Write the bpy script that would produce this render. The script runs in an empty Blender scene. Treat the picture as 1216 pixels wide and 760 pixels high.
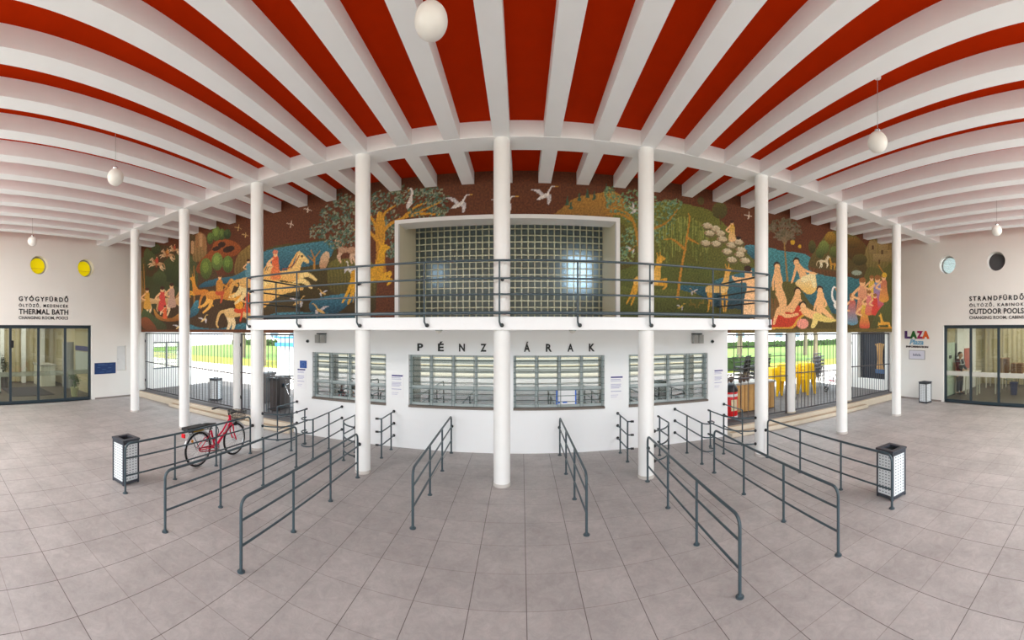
import bpy, bmesh, math, random
import numpy as np
from mathutils import Vector, Matrix
random.seed(7)
PI = math.pi
COL = bpy.context.scene.collection
F, CX, YH, H = 451.0, 619.0, 392.0, 2.65      # central-cylindrical camera: pixels per radian, heading of +Y, horizon row, eye height

# ------------------------------------------------------------------ materials
def lin(c):
    return tuple(((v/255)/12.92 if v/255 <= .04045 else ((v/255+.055)/1.055)**2.4) for v in c[:3]) + (1.0,)
MATS = {}
def mat(name, rgb, rough=.6, metal=0.0, vary=.06, scale=6.0, bump=0.0, bscale=None, emit=None, estr=0, spec=.5):
    if name in MATS: return MATS[name]
    m = bpy.data.materials.new(name); m.use_nodes = True
    n, l = m.node_tree.nodes, m.node_tree.links
    b = n['Principled BSDF']
    b.inputs['Roughness'].default_value = rough; b.inputs['Metallic'].default_value = metal
    b.inputs['Specular IOR Level'].default_value = spec
    c = lin(rgb)
    tc = n.new('ShaderNodeTexCoord')
    if vary:
        no = n.new('ShaderNodeTexNoise'); no.inputs['Scale'].default_value = scale; no.inputs['Detail'].default_value = 5
        l.new(tc.outputs['Object'], no.inputs['Vector'])
        mx = n.new('ShaderNodeMix'); mx.data_type = 'RGBA'
        mx.inputs[6].default_value = tuple(v*(1-vary*1.6) for v in c[:3])+(1,); mx.inputs[7].default_value = tuple(min(1, v*(1+vary*1.3)) for v in c[:3])+(1,)
        l.new(no.outputs['Fac'], mx.inputs[0]); l.new(mx.outputs[2], b.inputs['Base Color'])
    else: b.inputs['Base Color'].default_value = c
    if bump:
        nb = n.new('ShaderNodeTexNoise'); nb.inputs['Scale'].default_value = bscale or scale*8; nb.inputs['Detail'].default_value = 4
        l.new(tc.outputs['Object'], nb.inputs['Vector'])
        bu = n.new('ShaderNodeBump'); bu.inputs['Strength'].default_value = bump; bu.inputs['Distance'].default_value = .01
        l.new(nb.outputs['Fac'], bu.inputs['Height']); l.new(bu.outputs[0], b.inputs['Normal'])
    if emit:
        b.inputs['Emission Color'].default_value = lin(emit); b.inputs['Emission Strength'].default_value = estr
    MATS[name] = m; return m

def glass_mat(name, tint, refl, rough=0.0):
    m = bpy.data.materials.new(name); m.use_nodes = True
    n, l = m.node_tree.nodes, m.node_tree.links
    n.remove(n['Principled BSDF']); out = n['Material Output']
    t = n.new('ShaderNodeBsdfTransparent'); t.inputs[0].default_value = lin(tint)
    g = n.new('ShaderNodeBsdfGlossy'); g.inputs['Roughness'].default_value = rough; g.inputs[0].default_value = (.95, .97, .97, 1)
    lw = n.new('ShaderNodeLayerWeight'); lw.inputs[0].default_value = .25
    mr = n.new('ShaderNodeMapRange'); mr.inputs[3].default_value = refl; mr.inputs[4].default_value = min(1, refl+.5)
    l.new(lw.outputs['Fresnel'], mr.inputs[0])
    mx = n.new('ShaderNodeMixShader'); l.new(mr.outputs[0], mx.inputs[0]); l.new(t.outputs[0], mx.inputs[1]); l.new(g.outputs[0], mx.inputs[2])
    l.new(mx.outputs[0], out.inputs[0]); MATS[name] = m; return m

def transl_mat(name, rgb, fac=.6):
    m = bpy.data.materials.new(name); m.use_nodes = True
    n, l = m.node_tree.nodes, m.node_tree.links; b = n['Principled BSDF']
    b.inputs['Base Color'].default_value = lin(rgb); b.inputs['Roughness'].default_value = .4
    t = n.new('ShaderNodeBsdfTranslucent'); t.inputs[0].default_value = lin(rgb)
    mx = n.new('ShaderNodeMixShader'); mx.inputs[0].default_value = fac
    l.new(b.outputs[0], mx.inputs[1]); l.new(t.outputs[0], mx.inputs[2]); l.new(mx.outputs[0], n['Material Output'].inputs[0]); MATS[name] = m; return m

def grid_mat(name, base, joint, size, off, mortar=.006, rough=.55, plane='XY', vary=.10, trans=0, tint2=None, bump=.25, strong=None):
    """square tiles / glass blocks / boards drawn with the brick node in object space"""
    m = bpy.data.materials.new(name); m.use_nodes = True
    n, l = m.node_tree.nodes, m.node_tree.links; b = n['Principled BSDF']; b.inputs['Roughness'].default_value = rough
    tc = n.new('ShaderNodeTexCoord'); sp = n.new('ShaderNodeSeparateXYZ'); cb = n.new('ShaderNodeCombineXYZ')
    l.new(tc.outputs['Object'], sp.inputs[0])
    l.new(sp.outputs[plane[0]], cb.inputs[0]); l.new(sp.outputs[plane[1]], cb.inputs[1])
    mp = n.new('ShaderNodeMapping'); mp.inputs['Location'].default_value = (-off[0], -off[1], 0); l.new(cb.outputs[0], mp.inputs[0])
    br = n.new('ShaderNodeTexBrick'); br.offset = 0; br.squash = 1
    br.inputs['Scale'].default_value = 1; br.inputs['Brick Width'].default_value = size[0]; br.inputs['Row Height'].default_value = size[1]
    br.inputs['Mortar Size'].default_value = mortar; br.inputs['Mortar Smooth'].default_value = .1; br.inputs['Bias'].default_value = 0
    c = lin(base); c2 = lin(tint2) if tint2 else tuple(v*.93 for v in c[:3])+(1,)
    br.inputs['Color1'].default_value = c; br.inputs['Color2'].default_value = c2; br.inputs['Mortar'].default_value = lin(joint)
    l.new(mp.outputs[0], br.inputs[0])
    no = n.new('ShaderNodeTexNoise'); no.inputs['Scale'].default_value = 1.1; no.inputs['Detail'].default_value = 9; no.inputs['Roughness'].default_value = .72
    l.new(tc.outputs['Object'], no.inputs['Vector'])
    mr = n.new('ShaderNodeMapRange'); mr.inputs[1].default_value = .3; mr.inputs[2].default_value = .7; mr.inputs[3].default_value = 1-vary; mr.inputs[4].default_value = 1+vary
    l.new(no.outputs['Fac'], mr.inputs[0])
    n2 = n.new('ShaderNodeTexNoise'); n2.inputs['Scale'].default_value = 7; n2.inputs['Detail'].default_value = 8; n2.inputs['Roughness'].default_value = .8; n2.inputs['Distortion'].default_value = 1.2
    l.new(tc.outputs['Object'], n2.inputs['Vector']); m2 = n.new('ShaderNodeMapRange'); m2.inputs[1].default_value = .3; m2.inputs[2].default_value = .7; m2.inputs[3].default_value = 1-vary*.8; m2.inputs[4].default_value = 1+vary*.8; l.new(n2.outputs['Fac'], m2.inputs[0])
    m3 = n.new('ShaderNodeMath'); m3.operation = 'MULTIPLY'; l.new(mr.outputs[0], m3.inputs[0]); l.new(m2.outputs[0], m3.inputs[1])
    mu = n.new('ShaderNodeMix'); mu.data_type = 'RGBA'; mu.blend_type = 'MULTIPLY'; mu.inputs[0].default_value = 1
    l.new(br.outputs['Color'], mu.inputs[6]); l.new(m3.outputs[0], mu.inputs[7]); l.new(mu.outputs[2], b.inputs['Base Color'])
    if strong:      # wider, darker joints along one direction only
        b2 = n.new('ShaderNodeTexBrick'); b2.offset = 0; b2.squash = 1; b2.inputs['Scale'].default_value = 1; b2.inputs['Brick Width'].default_value = size[0]; b2.inputs['Row Height'].default_value = 400; b2.inputs['Mortar Size'].default_value = mortar*1.2; b2.inputs['Mortar Smooth'].default_value = .1; l.new(mp.outputs[0], b2.inputs[0])
        ms = n.new('ShaderNodeMix'); ms.data_type = 'RGBA'; ms.inputs[7].default_value = lin(strong); l.new(b2.outputs['Fac'], ms.inputs[0]); l.new(mu.outputs[2], ms.inputs[6]); l.new(ms.outputs[2], b.inputs['Base Color'])
    if bump:
        bu = n.new('ShaderNodeBump'); bu.inputs['Strength'].default_value = bump; bu.inputs['Distance'].default_value = .01; bu.invert = True
        l.new(br.outputs['Fac'], bu.inputs['Height']); l.new(bu.outputs[0], b.inputs['Normal'])
    if trans:
        t = n.new('ShaderNodeBsdfTranslucent'); l.new(mu.outputs[2], t.inputs[0])
        t.inputs[0].default_value = (.62, .72, .78, 1)
        for k_ in list(t.inputs[0].links): l.remove(k_)
        tf = n.new('ShaderNodeMapRange'); tf.inputs[3].default_value = trans; tf.inputs[4].default_value = 0; l.new(br.outputs['Fac'], tf.inputs[0])
        mx = n.new('ShaderNodeMixShader'); l.new(tf.outputs[0], mx.inputs[0])
        l.new(b.outputs[0], mx.inputs[1]); l.new(t.outputs[0], mx.inputs[2]); l.new(mx.outputs[0], n['Material Output'].inputs[0])
    MATS[name] = m; return m

WHITE = mat('white paint', (232, 231, 230), .7, vary=.02, scale=2, bump=.05, bscale=60)
BEAM = mat('white plaster beams', (245, 247, 248), .8, vary=.02, scale=3)
WALLP = mat('warm white plaster', (228, 225, 219), .8, vary=.03, scale=1.2, bump=.06, bscale=40)
TICKW = mat('ticket wall plaster', (246, 247, 248), .75, vary=.02, scale=1.5, bump=.08, bscale=40)
COLW = mat('gloss white column paint', (240, 240, 238), .45, vary=.025, scale=4)
RED = mat('terracotta ceiling paint', (180, 42, 0), .9, vary=.07, scale=4, spec=.05)
STEEL = mat('slate grey enamel', (62, 77, 84), .38, vary=.05, scale=30)
DARKST = mat('dark slate frame', (44, 58, 66), .4, vary=.04, scale=20)
BALL = mat('black enamel', (28, 30, 32), .4, vary=0)
CREAM = mat('cream reveal paint', (222, 214, 190), .8, vary=.03, scale=2)
FLOOR = grid_mat('stone floor tiles', (171, 165, 162), (138, 130, 126), (.5475, .5475), (.05, 1.38), .0035, .5, vary=.18, strong=(96, 88, 84), tint2=(164, 158, 155), bump=.2)
STEP = mat('cream stone step', (214, 203, 184), .7, vary=.06, scale=5)
PAVE = grid_mat('dark paving', (92, 86, 83), (66, 60, 58), (.4, .4), (0, 0), .012, .7, vary=.25)
FRAMEW = mat('pale grey window paint', (176, 186, 186), .5, vary=.03)
SILL = mat('brown stone sill', (120, 108, 100), .6, vary=.05)
INK = mat('black lettering', (34, 34, 36), .5, vary=0)
TGLASS = glass_mat('reflective window glass', (190, 200, 196), .36)
DGLASS = glass_mat('clear door glass', (228, 232, 226), .06)
GLOBE = mat('opal glass', (226, 223, 216), .3, vary=0, emit=(255, 246, 230), estr=.02)
BLACKP = mat('black plastic', (24, 24, 26), .5, vary=.05, scale=20)
RUBBER = mat('tyre rubber', (22, 22, 23), .8, vary=.05, scale=30)
CHROME = mat('bright metal', (200, 202, 204), .25, .9, vary=0)

# ------------------------------------------------------------------ mesh builder
class MB:
    def __init__(s): s.v = []; s.f = []; s.sm = []
    def add(s, vs, fs, smooth=False):
        o = len(s.v); s.v += [tuple(p) for p in vs]; s.f += [tuple(o+i for i in f) for f in fs]; s.sm += [smooth]*len(fs); return s
    def box(s, x0, x1, y0, y1, z0, z1):
        vs = [(x, y, z) for x in (x0, x1) for y in (y0, y1) for z in (z0, z1)]
        return s.add(vs, [(0, 1, 3, 2), (4, 6, 7, 5), (0, 4, 5, 1), (2, 3, 7, 6), (0, 2, 6, 4), (1, 5, 7, 3)])
    def taper(s, c, lo, hi, z0, z1):
        (cx, cy) = c
        vs = [(cx+sx*lo[0], cy+sy*lo[1], z0) for sx, sy in ((-1, -1), (1, -1), (1, 1), (-1, 1))] + [(cx+sx*hi[0], cy+sy*hi[1], z1) for sx, sy in ((-1, -1), (1, -1), (1, 1), (-1, 1))]
        return s.add(vs, [(3, 2, 1, 0), (4, 5, 6, 7), (0, 1, 5, 4), (1, 2, 6, 5), (2, 3, 7, 6), (3, 0, 4, 7)])
    def tube(s, pts, r, n=8, closed=False, caps=True):
        P = [Vector(p) for p in pts]; N = len(P); rs = r if isinstance(r, (list, tuple)) else [r]*N
        vs = []; up = None
        for i, p in enumerate(P):
            a = P[(i-1) % N] if (closed or i > 0) else p; b = P[(i+1) % N] if (closed or i < N-1) else p
            d = (b-a)
            d = d.normalized() if d.length > 1e-9 else Vector((0, 0, 1))
            if up is None: up = d.orthogonal().normalized()
            up = (up-d*up.dot(d)); up = up.normalized() if up.length > 1e-6 else d.orthogonal().normalized()
            w = d.cross(up)
            for k in range(n):
                t = 2*PI*k/n; vs.append(p+(up*math.cos(t)+w*math.sin(t))*rs[i])
        fs = []
        for i in range(N if closed else N-1):
            j = (i+1) % N
            for k in range(n): fs.append((i*n+k, i*n+(k+1) % n, j*n+(k+1) % n, j*n+k))
        if caps and not closed:
            fs.append(tuple(reversed(range(n)))); fs.append(tuple((N-1)*n+k for k in range(n)))
        return s.add(vs, fs, True)
    def lathe(s, prof, c=(0, 0, 0), n=24, axis='Z'):
        vs = []
        for r, z in prof:
            for k in range(n):
                t = 2*PI*k/n; p = (r*math.cos(t), r*math.sin(t), z)
                if axis == 'X': p = (p[2], p[0], p[1])
                if axis == 'Y': p = (p[0], p[2], p[1])
                vs.append((c[0]+p[0], c[1]+p[1], c[2]+p[2]))
        fs = [(i*n+k, i*n+(k+1) % n, (i+1)*n+(k+1) % n, (i+1)*n+k) for i in range(len(prof)-1) for k in range(n)]
        fs.append(tuple(reversed(range(n)))); fs.append(tuple((len(prof)-1)*n+k for k in range(n)))
        return s.add(vs, fs, True)
    def sphere(s, c, r, n=16, m=10, sc=(1, 1, 1)):
        prof = [(max(1e-4, r*math.sin(PI*i/m)), -r*math.cos(PI*i/m)) for i in range(m+1)]
        b = MB().lathe(prof, (0, 0, 0), n)
        return s.add([(c[0]+x*sc[0], c[1]+y*sc[1], c[2]+z*sc[2]) for x, y, z in b.v], b.f, True)
    def prism(s, pts, axis, a, b):
        """polygon extruded along an axis: pts are the two other coordinates in order"""
        def P(p, t): return {'X': (t, p[0], p[1]), 'Y': (p[0], t, p[1]), 'Z': (p[0], p[1], t)}[axis]
        n = len(pts)
        return s.add([P(p, a) for p in pts]+[P(p, b) for p in pts], [tuple(reversed(range(n))), tuple(range(n, 2*n))]+[(i, (i+1) % n, n+(i+1) % n, n+i) for i in range(n)])
    def xf(s, M): s.v = [tuple(M @ Vector(p)) for p in s.v]; return s
    def build(s, name, m, parent=None, world=True, bevel=0, solid=True):
        me = bpy.data.meshes.new(name)
        o0 = Vector(parent_loc(parent)) if (parent is not None and world) else Vector((0, 0, 0))
        me.from_pydata([tuple(Vector(p)-o0) for p in s.v], [], s.f); me.update()
        bm = bmesh.new(); bm.from_mesh(me); bmesh.ops.recalc_face_normals(bm, faces=bm.faces); bm.to_mesh(me); bm.free()
        me.polygons.foreach_set('use_smooth', s.sm); me.materials.append(m)
        o = bpy.data.objects.new(name, me); COL.objects.link(o)
        if parent is not None: o.parent = parent
        if any(s.sm): 
            try: me.set_sharp_from_angle(angle=math.radians(40))
            except Exception: pass
        if bevel:
            md = o.modifiers.new('Bevel', 'BEVEL'); md.width = bevel; md.segments = 2; md.limit_method = 'ANGLE'
        return o
def parent_loc(p):
    v = Vector(p.location)
    while p.parent: p = p.parent; v += Vector(p.location)
    return v
def tag(o, label=None, cat=None, group=None, kind=None):
    if label: o['label'] = label
    if cat: o['category'] = cat
    if group: o['group'] = group
    if kind: o['kind'] = kind
    return o
def thing(name, label, cat, loc=(0, 0, 0), rz=0, group=None, kind=None):
    o = bpy.data.objects.new(name, None); COL.objects.link(o); o.empty_display_size = .1
    o.location = loc; o.rotation_euler = (0, 0, rz)
    return tag(o, label, cat, group, kind)
def copy_tree(o, parent=None):
    c = o.copy(); COL.objects.link(c)
    if parent is not None: c.parent = parent
    for ch in [x for x in o.children]: copy_tree(ch, c)
    return c
def again(proto, loc, rz=None, label=None, group=None):
    c = copy_tree(proto); c.location = loc
    if rz is not None: c.rotation_euler = (0, 0, rz)
    if label: c['label'] = label
    if group: c['group'] = group
    return c
def struct(name, mb, m, label, cat, parent=None, bevel=0):
    return tag(mb.build(name, m, None, bevel=bevel), label, cat, kind='structure')
def text_mb(s, cap=None, bold=0.0, space=1.0):
    cu = bpy.data.curves.new('lettering', 'FONT'); cu.body = s; cu.size = 1; cu.extrude = .02; cu.offset = bold; cu.space_character = space; cu.resolution_u = 3
    o = bpy.data.objects.new('lettering', cu); COL.objects.link(o)
    dg = bpy.context.evaluated_depsgraph_get(); dg.update()
    me = bpy.data.meshes.new_from_object(o.evaluated_get(dg)); bpy.data.objects.remove(o)
    b = MB(); b.add([tuple(v.co) for v in me.vertices], [tuple(p.vertices) for p in me.polygons]); bpy.data.meshes.remove(me); return b
def place_text(b, width, height, M, depth=.012):
    xs = [p[0] for p in b.v]; ys = [p[1] for p in b.v]; x0, x1, y0, y1 = min(xs), max(xs), min(ys), max(ys)
    b.v = [((p[0]-x0)/(x1-x0)*width, (p[1]-y0)/(y1-y0)*height, depth if p[2] > 0 else 0) for p in b.v]
    return b.xf(M)
def on_front(x, y, z): return Matrix(((1, 0, 0, x), (0, 0, -1, y), (0, 1, 0, z), (0, 0, 0, 1)))       # faces -Y
def on_left(x, y, z): return Matrix(((0, 0, 1, x), (1, 0, 0, y), (0, 1, 0, z), (0, 0, 0, 1)))         # left wall, faces +X, reads towards +Y
def on_right(x, y, z): return Matrix(((0, 0, -1, x), (-1, 0, 0, y), (0, 1, 0, z), (0, 0, 0, 1)))      # right wall, faces -X, reads towards -Y
def cut(o, cutters):
    for c in cutters:
        cu = c.build('cutter', WHITE)
        md = o.modifiers.new('b', 'BOOLEAN'); md.operation = 'DIFFERENCE'; md.object = cu; md.solver = 'EXACT'
        dg = bpy.context.evaluated_depsgraph_get(); dg.update()
        me = bpy.data.meshes.new_from_object(o.evaluated_get(dg)); o.modifiers.clear(); old = o.data; o.data = me; bpy.data.meshes.remove(old)
        cm = cu.data; bpy.data.objects.remove(cu); bpy.data.meshes.remove(cm)
    for p in o.data.polygons: p.use_smooth = False
    if not o.data.materials: o.data.materials.append(WALLP)
    return o
def arc(c, r, a0, a1, n, f): return [f(c[0]+r*math.cos(a0+(a1-a0)*i/n), c[1]+r*math.sin(a0+(a1-a0)*i/n)) for i in range(n+1)]

XL, XR, YB, YF = -13.1, 12.55, 8.4, -4.2        # left / right wall faces, mural face, open front edge
XC = [-.332+2.548*i for i in range(-4, 5)]      # columns of the front row
YC, ZS, ZT = 6.5, 5.90, 6.172                    # row depth, beam soffit, slab

# ------------------------------------------------------------------ shell
b = MB().box(XL-6.5, XR+6.5, YF-.3, 8.15, -.2, 0); struct('floor', b, FLOOR, 'grey stone tile floor of the hall', 'floor')
b = MB().box(XL-.35, XR+.35, YF, 8.9, ZT, ZT+.25); struct('ceiling', b, RED, 'terracotta red ceiling between the white beams', 'ceiling')
SPREAD = (0, .001, .006, .0114, .0125, .0075, .0045, .0037)+(.003,)*8
for k in range(-14, 15):
    fan = lambda y: -.332+.8493*k*(1-SPREAD[abs(k)]*max(0, 6.37-y))      # the beams fan out very slightly towards the mural
    for (ya, yb, where) in ((YF, 6.37, 'running over the hall'), (6.84, YB, 'running from cross beam to mural')):
        xa, xb = fan(ya), fan(yb); m_ = MB(); m_.add([(xa-.14, ya, ZS), (xa+.14, ya, ZS), (xb+.14, yb, ZS), (xb-.14, yb, ZS), (xa-.14, ya, ZT), (xa+.14, ya, ZT), (xb+.14, yb, ZT), (xb-.14, yb, ZT)], [(3, 2, 1, 0), (4, 5, 6, 7), (0, 1, 5, 4), (1, 2, 6, 5), (2, 3, 7, 6), (3, 0, 4, 7)])
        o = struct('ceiling_beam', m_, BEAM, 'white ceiling beam '+where, 'beam'); o['group'] = 'white ceiling beams '+where
struct('cross_beam', MB().box(XL, XR, 6.37, 6.84, ZS-.004, ZT), BEAM, 'long white cross beam carried by the row of columns', 'beam')

wl = struct('wall_left', MB().box(XL-.35, XL, YF, 11.1, -.1, ZT), WALLP, 'white plaster left wall with glazed entrance and two yellow portholes', 'wall')
cyl = lambda y, z, r, x: MB().lathe([(r, -.6), (r, .6)], (x, y, z), 40, 'X')
cut(wl, [MB().box(XL-1, XL+1, .95, 6.17, -.0, 2.83), cyl(4.07, 5.0, .335, XL), cyl(5.92, 5.0, .335, XL), MB().box(XL-1, XL+1, 9.0, 10.5, 1.0, 2.15), MB().box(XL-.06, XL+1, 7.27, 7.69, 1.05, 2.03)])
wr = struct('wall_right', MB().box(XR, XR+.35, YF, 11.1, -.1, ZT), WALLP, 'white plaster right wall with glazed entrance and two portholes', 'wall')
cut(wr, [MB().box(XR-1, XR+1, .95, 6.22, -.0, 2.83), cyl(4.17, 5.05, .335, XR), cyl(6.05, 5.05, .335, XR), MB().box(XR-1, XR+.3, 8.85, 10.25, .62, 2.6)])

# mural wall with the recessed glass block opening
OX0, OX1, OZ0, OZ1 = -2.81, 2.14, 2.87, 5.12
wm = struct('wall_mural', MB().box(XL, XR, YB, 8.9, 2.57, ZT), WHITE, 'upper back wall that carries the mural', 'wall')
cut(wm, [MB().box(OX0, OX1, 8, 9.5, OZ0, OZ1)])
b = MB().box(OX0-.15, OX0, 8.9, 9.9, 2.8, 5.7).box(OX1, OX1+.15, 8.9, 9.9, 2.8, 5.7).box(OX0-.15, OX1+.15, 8.9, 9.9, 5.7, 5.8).box(OX0-.15, OX1+.15, 8.9, 9.9, 2.7, 2.87)
b.box(OX0-.004, OX0+.004, YB+.002, 8.9, OZ0, OZ1).box(OX1-.004, OX1+.004, YB+.002, 8.9, OZ0, OZ1)
struct('trim_1', b, CREAM, 'cream painted sides of the deep opening in the mural', 'reveal')
b = MB().box(OX0-.085, OX0+.005, 8.36, 8.47, OZ0, OZ1+.085).box(OX1-.005, OX1+.085, 8.36, 8.47, OZ0, OZ1+.085).box(OX0+.005, OX1-.005, 8.36, 8.47, OZ1-.005, OZ1+.085)
struct('trim_2', b, WHITE, 'thin white frame around the opening in the mural', 'trim')
GB = grid_mat('glass blocks', (84, 84, 70), (214, 212, 186), (.17, .17), (0, .03), .016, .18, plane='XZ', vary=.12, trans=.45, tint2=(78, 80, 66), bump=.6)
win5 = thing('window_5', 'wide wall of dark square glass blocks above the balcony', 'window', (-.33, 9.88, 2.87), kind='structure')
MB().box(OX0, OX1, 9.86, 9.92, 2.87, 5.7).build('glass_block_panel', GB, win5)
MB().box(OX0-.2, OX0-.1, 9.95, 12.0, 2.8, 5.8).box(OX1+.1, OX1+.2, 9.95, 12, 2.8, 5.8).box(OX0-.2, OX1+.2, 11.9, 12, 2.8, 5.8).box(OX0-.2, OX1+.2, 9.95, 12, 5.75, 5.85).box(OX0-.2, OX1+.2, 9.95, 12, 2.7, 2.8)
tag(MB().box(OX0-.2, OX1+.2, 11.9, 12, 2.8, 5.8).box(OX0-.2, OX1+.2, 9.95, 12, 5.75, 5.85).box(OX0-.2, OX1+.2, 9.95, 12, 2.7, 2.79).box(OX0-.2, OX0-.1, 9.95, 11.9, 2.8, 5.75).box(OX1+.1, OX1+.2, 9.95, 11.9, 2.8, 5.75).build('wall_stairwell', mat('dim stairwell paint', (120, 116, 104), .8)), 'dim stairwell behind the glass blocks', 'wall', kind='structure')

# ------------------------------------------------------------------ ticket office and balcony
TX0, TX1, TY = -5.57, 4.92, 8.15
WINS = [(-5.0, -3.03), (-2.49, -.49), (-.17, 1.82), (2.37, 4.36)]
wt = struct('wall_ticket', MB().box(TX0, TX1, TY, TY+.22, 0, 2.655), TICKW, 'white ticket office front wall under the balcony', 'wall')
cut(wt, [MB().box(a, c, 7, 9, .93, 2.10) for a, c in WINS])
b = MB().box(TX0, TX0+.2, TY+.22, 11.4, 0, 2.57).box(TX1-.2, TX1, TY+.22, 11.4, 0, 2.57).box(TX0+.2, TX1-.2, 11.2, 11.4, 0, 2.57)
struct('wall_ticket_rear', b, mat('ticket room paint', (196, 190, 176), .8), 'side and rear walls of the ticket office', 'wall')
struct('ceiling_ticket', MB().box(TX0+.2, TX1-.2, TY+.22, 11.2, 2.45, 2.57), BEAM, 'ticket office ceiling', 'ceiling')
struct('floor_ticket', MB().box(TX0+.2, TX1-.2, TY+.22, 11.2, 0, .05), SILL, 'ticket office floor', 'floor')
BX0, BX1, BY0 = -5.58, 4.89, 6.31
struct('balcony_slab', MB().box(BX0, BX1, BY0, 8.375, 2.655, 2.872), TICKW, 'white balcony slab over the ticket windows', 'balcony')
wl_names = ['leftmost of the four, left of the second pair of columns', 'second from left, under the letters P É N Z', 'third from left, under the letters Á R A K', 'rightmost of the four']
for i, (x0, x1) in enumerate(WINS):
    w = thing('window_%d' % (i+1), 'barred ticket window, '+wl_names[i], 'window', ((x0+x1)/2, TY, .93), kind='structure')
    z0, z1, yi = .97, 2.10, TY+.03
    MB().box(x0, x1, TY-.03, TY+.2, .93, z0).build('window_sill', SILL, w)
    f = MB()
    for (a, c_, d, e) in ((x0, x0+.05, z0, z1), (x1-.05, x1, z0, z1), (x0+.05, x1-.05, z1-.05, z1), (x0+.05, x1-.05, z0, z0+.05)): f.box(a, c_, yi+.08, yi+.17, d, e)
    f.build('window_frame', FRAMEW, w)
    s = MB()
    for k in range(1, 4):
        x = x0+(x1-x0)*k/4; s.box(x-.028, x+.028, yi+.085, yi+.165, z0+.05, z1-.05)
    s.box(x0+.05, x1-.05, yi+.08, yi+.17, z0+.355, z0+.43)
    s.build('mullion', FRAMEW, w)
    MB().box(x0+.03, x1-.03, yi+.115, yi+.121, z0+.02, z1-.02).build('pane', TGLASS, w)
    g = MB()
    for k in range(1, 9):
        z = z0+(z1-z0)*k/9
        g.tube([(x0-.0, yi+.03, z), (x1, yi+.03, z)], .0075, 6)
    for k in range(0, 5):
        x = x0+.02+(x1-x0-.04)*k/4; g.tube([(x-.03, yi+.03, z0), (x-.03, yi+.03, z1)], .006, 6); g.tube([(x+.03, yi+.03, z0), (x+.03, yi+.03, z1)], .006, 6)
    g.build('bar_grille', mat('grey green bar enamel', (112, 126, 126), .4, vary=.03), w)
# letters
SP = .4685
for i, ch in enumerate('PÉNZTÁRAK'):
    x = -.345+SP*(i-4); acc = ch in 'ÉÁ'; wd = .13
    o = place_text(text_mb(ch, bold=.032), wd, .215 if acc else .17, on_front(x-wd/2, TY-.001, 2.185), .015).build('wall_letter', INK)
    tag(o, 'black letter %s, %s, above the ticket windows' % (ch, ['first letter at left', 'second, between P and N', 'third, between É and Z', 'fourth, left of the middle column', 'fifth, behind the middle column', 'sixth, just right of the middle column', 'seventh, before the plain A', 'eighth, between R and K', 'last letter at right'][i]), 'letter', 'ticket office letters')

# balcony railing
rl = thing('balcony_railing', 'dark grey four-bar railing along the balcony edge', 'railing', (-.33, 6.25, 2.87))
PXS = [-5.50, -4.19, -2.885, -1.63, -.36, .936, 2.20, 3.45, 4.79]
YR = 6.245
for z, r in ((3.80, .019), (3.505, .017), (3.24, .017), (2.935, .028)):
    pts = [(PXS[0], 8.36, z), (PXS[0], YR+.05, z), (PXS[0]+.015, YR+.015, z), (PXS[0]+.05, YR, z), (PXS[-1]-.05, YR, z), (PXS[-1]-.015, YR+.015, z), (PXS[-1], YR+.05, z), (PXS[-1], 8.36, z)]
    MB().tube(pts, r).build('rail', STEEL, rl)
for i, x in enumerate(PXS):
    p = MB().tube([(x, YR, 3.80), (x, YR, 2.86), (x, YR-.005, 2.79), (x+.02, YR+.02, 2.735), (x+.045, YR+.07, 2.73)], .016)
    po = p.build('post', STEEL, rl); MB().lathe([(.02, 0), (.034, .008), (.034, .035), (.02, .045)], (x+.04, YR+.012, 2.73), 12, 'Y').build('foot_cap', BALL, po)
for x in (PXS[0], PXS[-1]):
    for y in (7.3, 8.3): MB().tube([(x, y, 2.872), (x, y, 3.80)], .016).build('post', STEEL, rl)
for i in range(2, 7):
    MB().tube([(XC[i]+.02, YR, 3.49), (XC[i]+.02, 6.36, 3.49)], .014).sphere((XC[i]+.02, YR+.02, 3.485), .03, 10, 8).build('column_bracket', BALL, rl)

# columns
cp = thing('column', 'x', 'column', (XC[0], YC, 0), group='tall white columns of the front row')
MB().lathe([(.143, .0), (.143, 5.9)], (XC[0], YC, 0), 40).build('shaft', COLW, cp)
MB().lathe([(.151, 0), (.151, .045), (.144, .055)], (XC[0], YC, 0), 40).build('base_ring', mat('scuffed base paint', (196, 190, 184), .6), cp)
CL = ['leftmost tall white column, beside the blue wall sign', 'second tall white column from left, behind the bicycle saddle', 'tall white column in front of the bicycle, at left balcony corner', 'tall white column left of the letter P', 'middle tall white column covering the letter T',
      'tall white column right of the letter K', 'tall white column at right balcony corner, beside the end of a queue railing', 'second tall white column from right, before the yellow stools', 'rightmost tall white column, beside the small wall bin']
for i in range(9):
    o = cp if i == 0 else again(cp, (XC[i], YC, 0)); o['label'] = CL[i]
bp_ = None
for i, (x, lb) in enumerate(((XC[0]+.02, 'short white column on the step behind the second tall column, by the left gate'), (XC[1], 'short white column on the step above the bicycle handlebar'), (XC[7]+.08, 'short white column on the right step before the yellow stools'), (XC[8]+.12, 'short white column on the right step beside the dark niche'))):
    if bp_ is None:
        bp_ = thing('short_column', lb, 'column', (x, 8.62, .2), group='short white columns under the mural')
        MB().lathe([(.145, .2), (.145, 2.57)], (x, 8.62, 0), 36).build('shaft', COLW, bp_); MB().lathe([(.16, .2), (.16, .23), (.145, .235)], (x, 8.62, 0), 36).build('base_ring', STEP, bp_)
    else: again(bp_, (x, 8.62, .2), label=lb)

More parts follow.
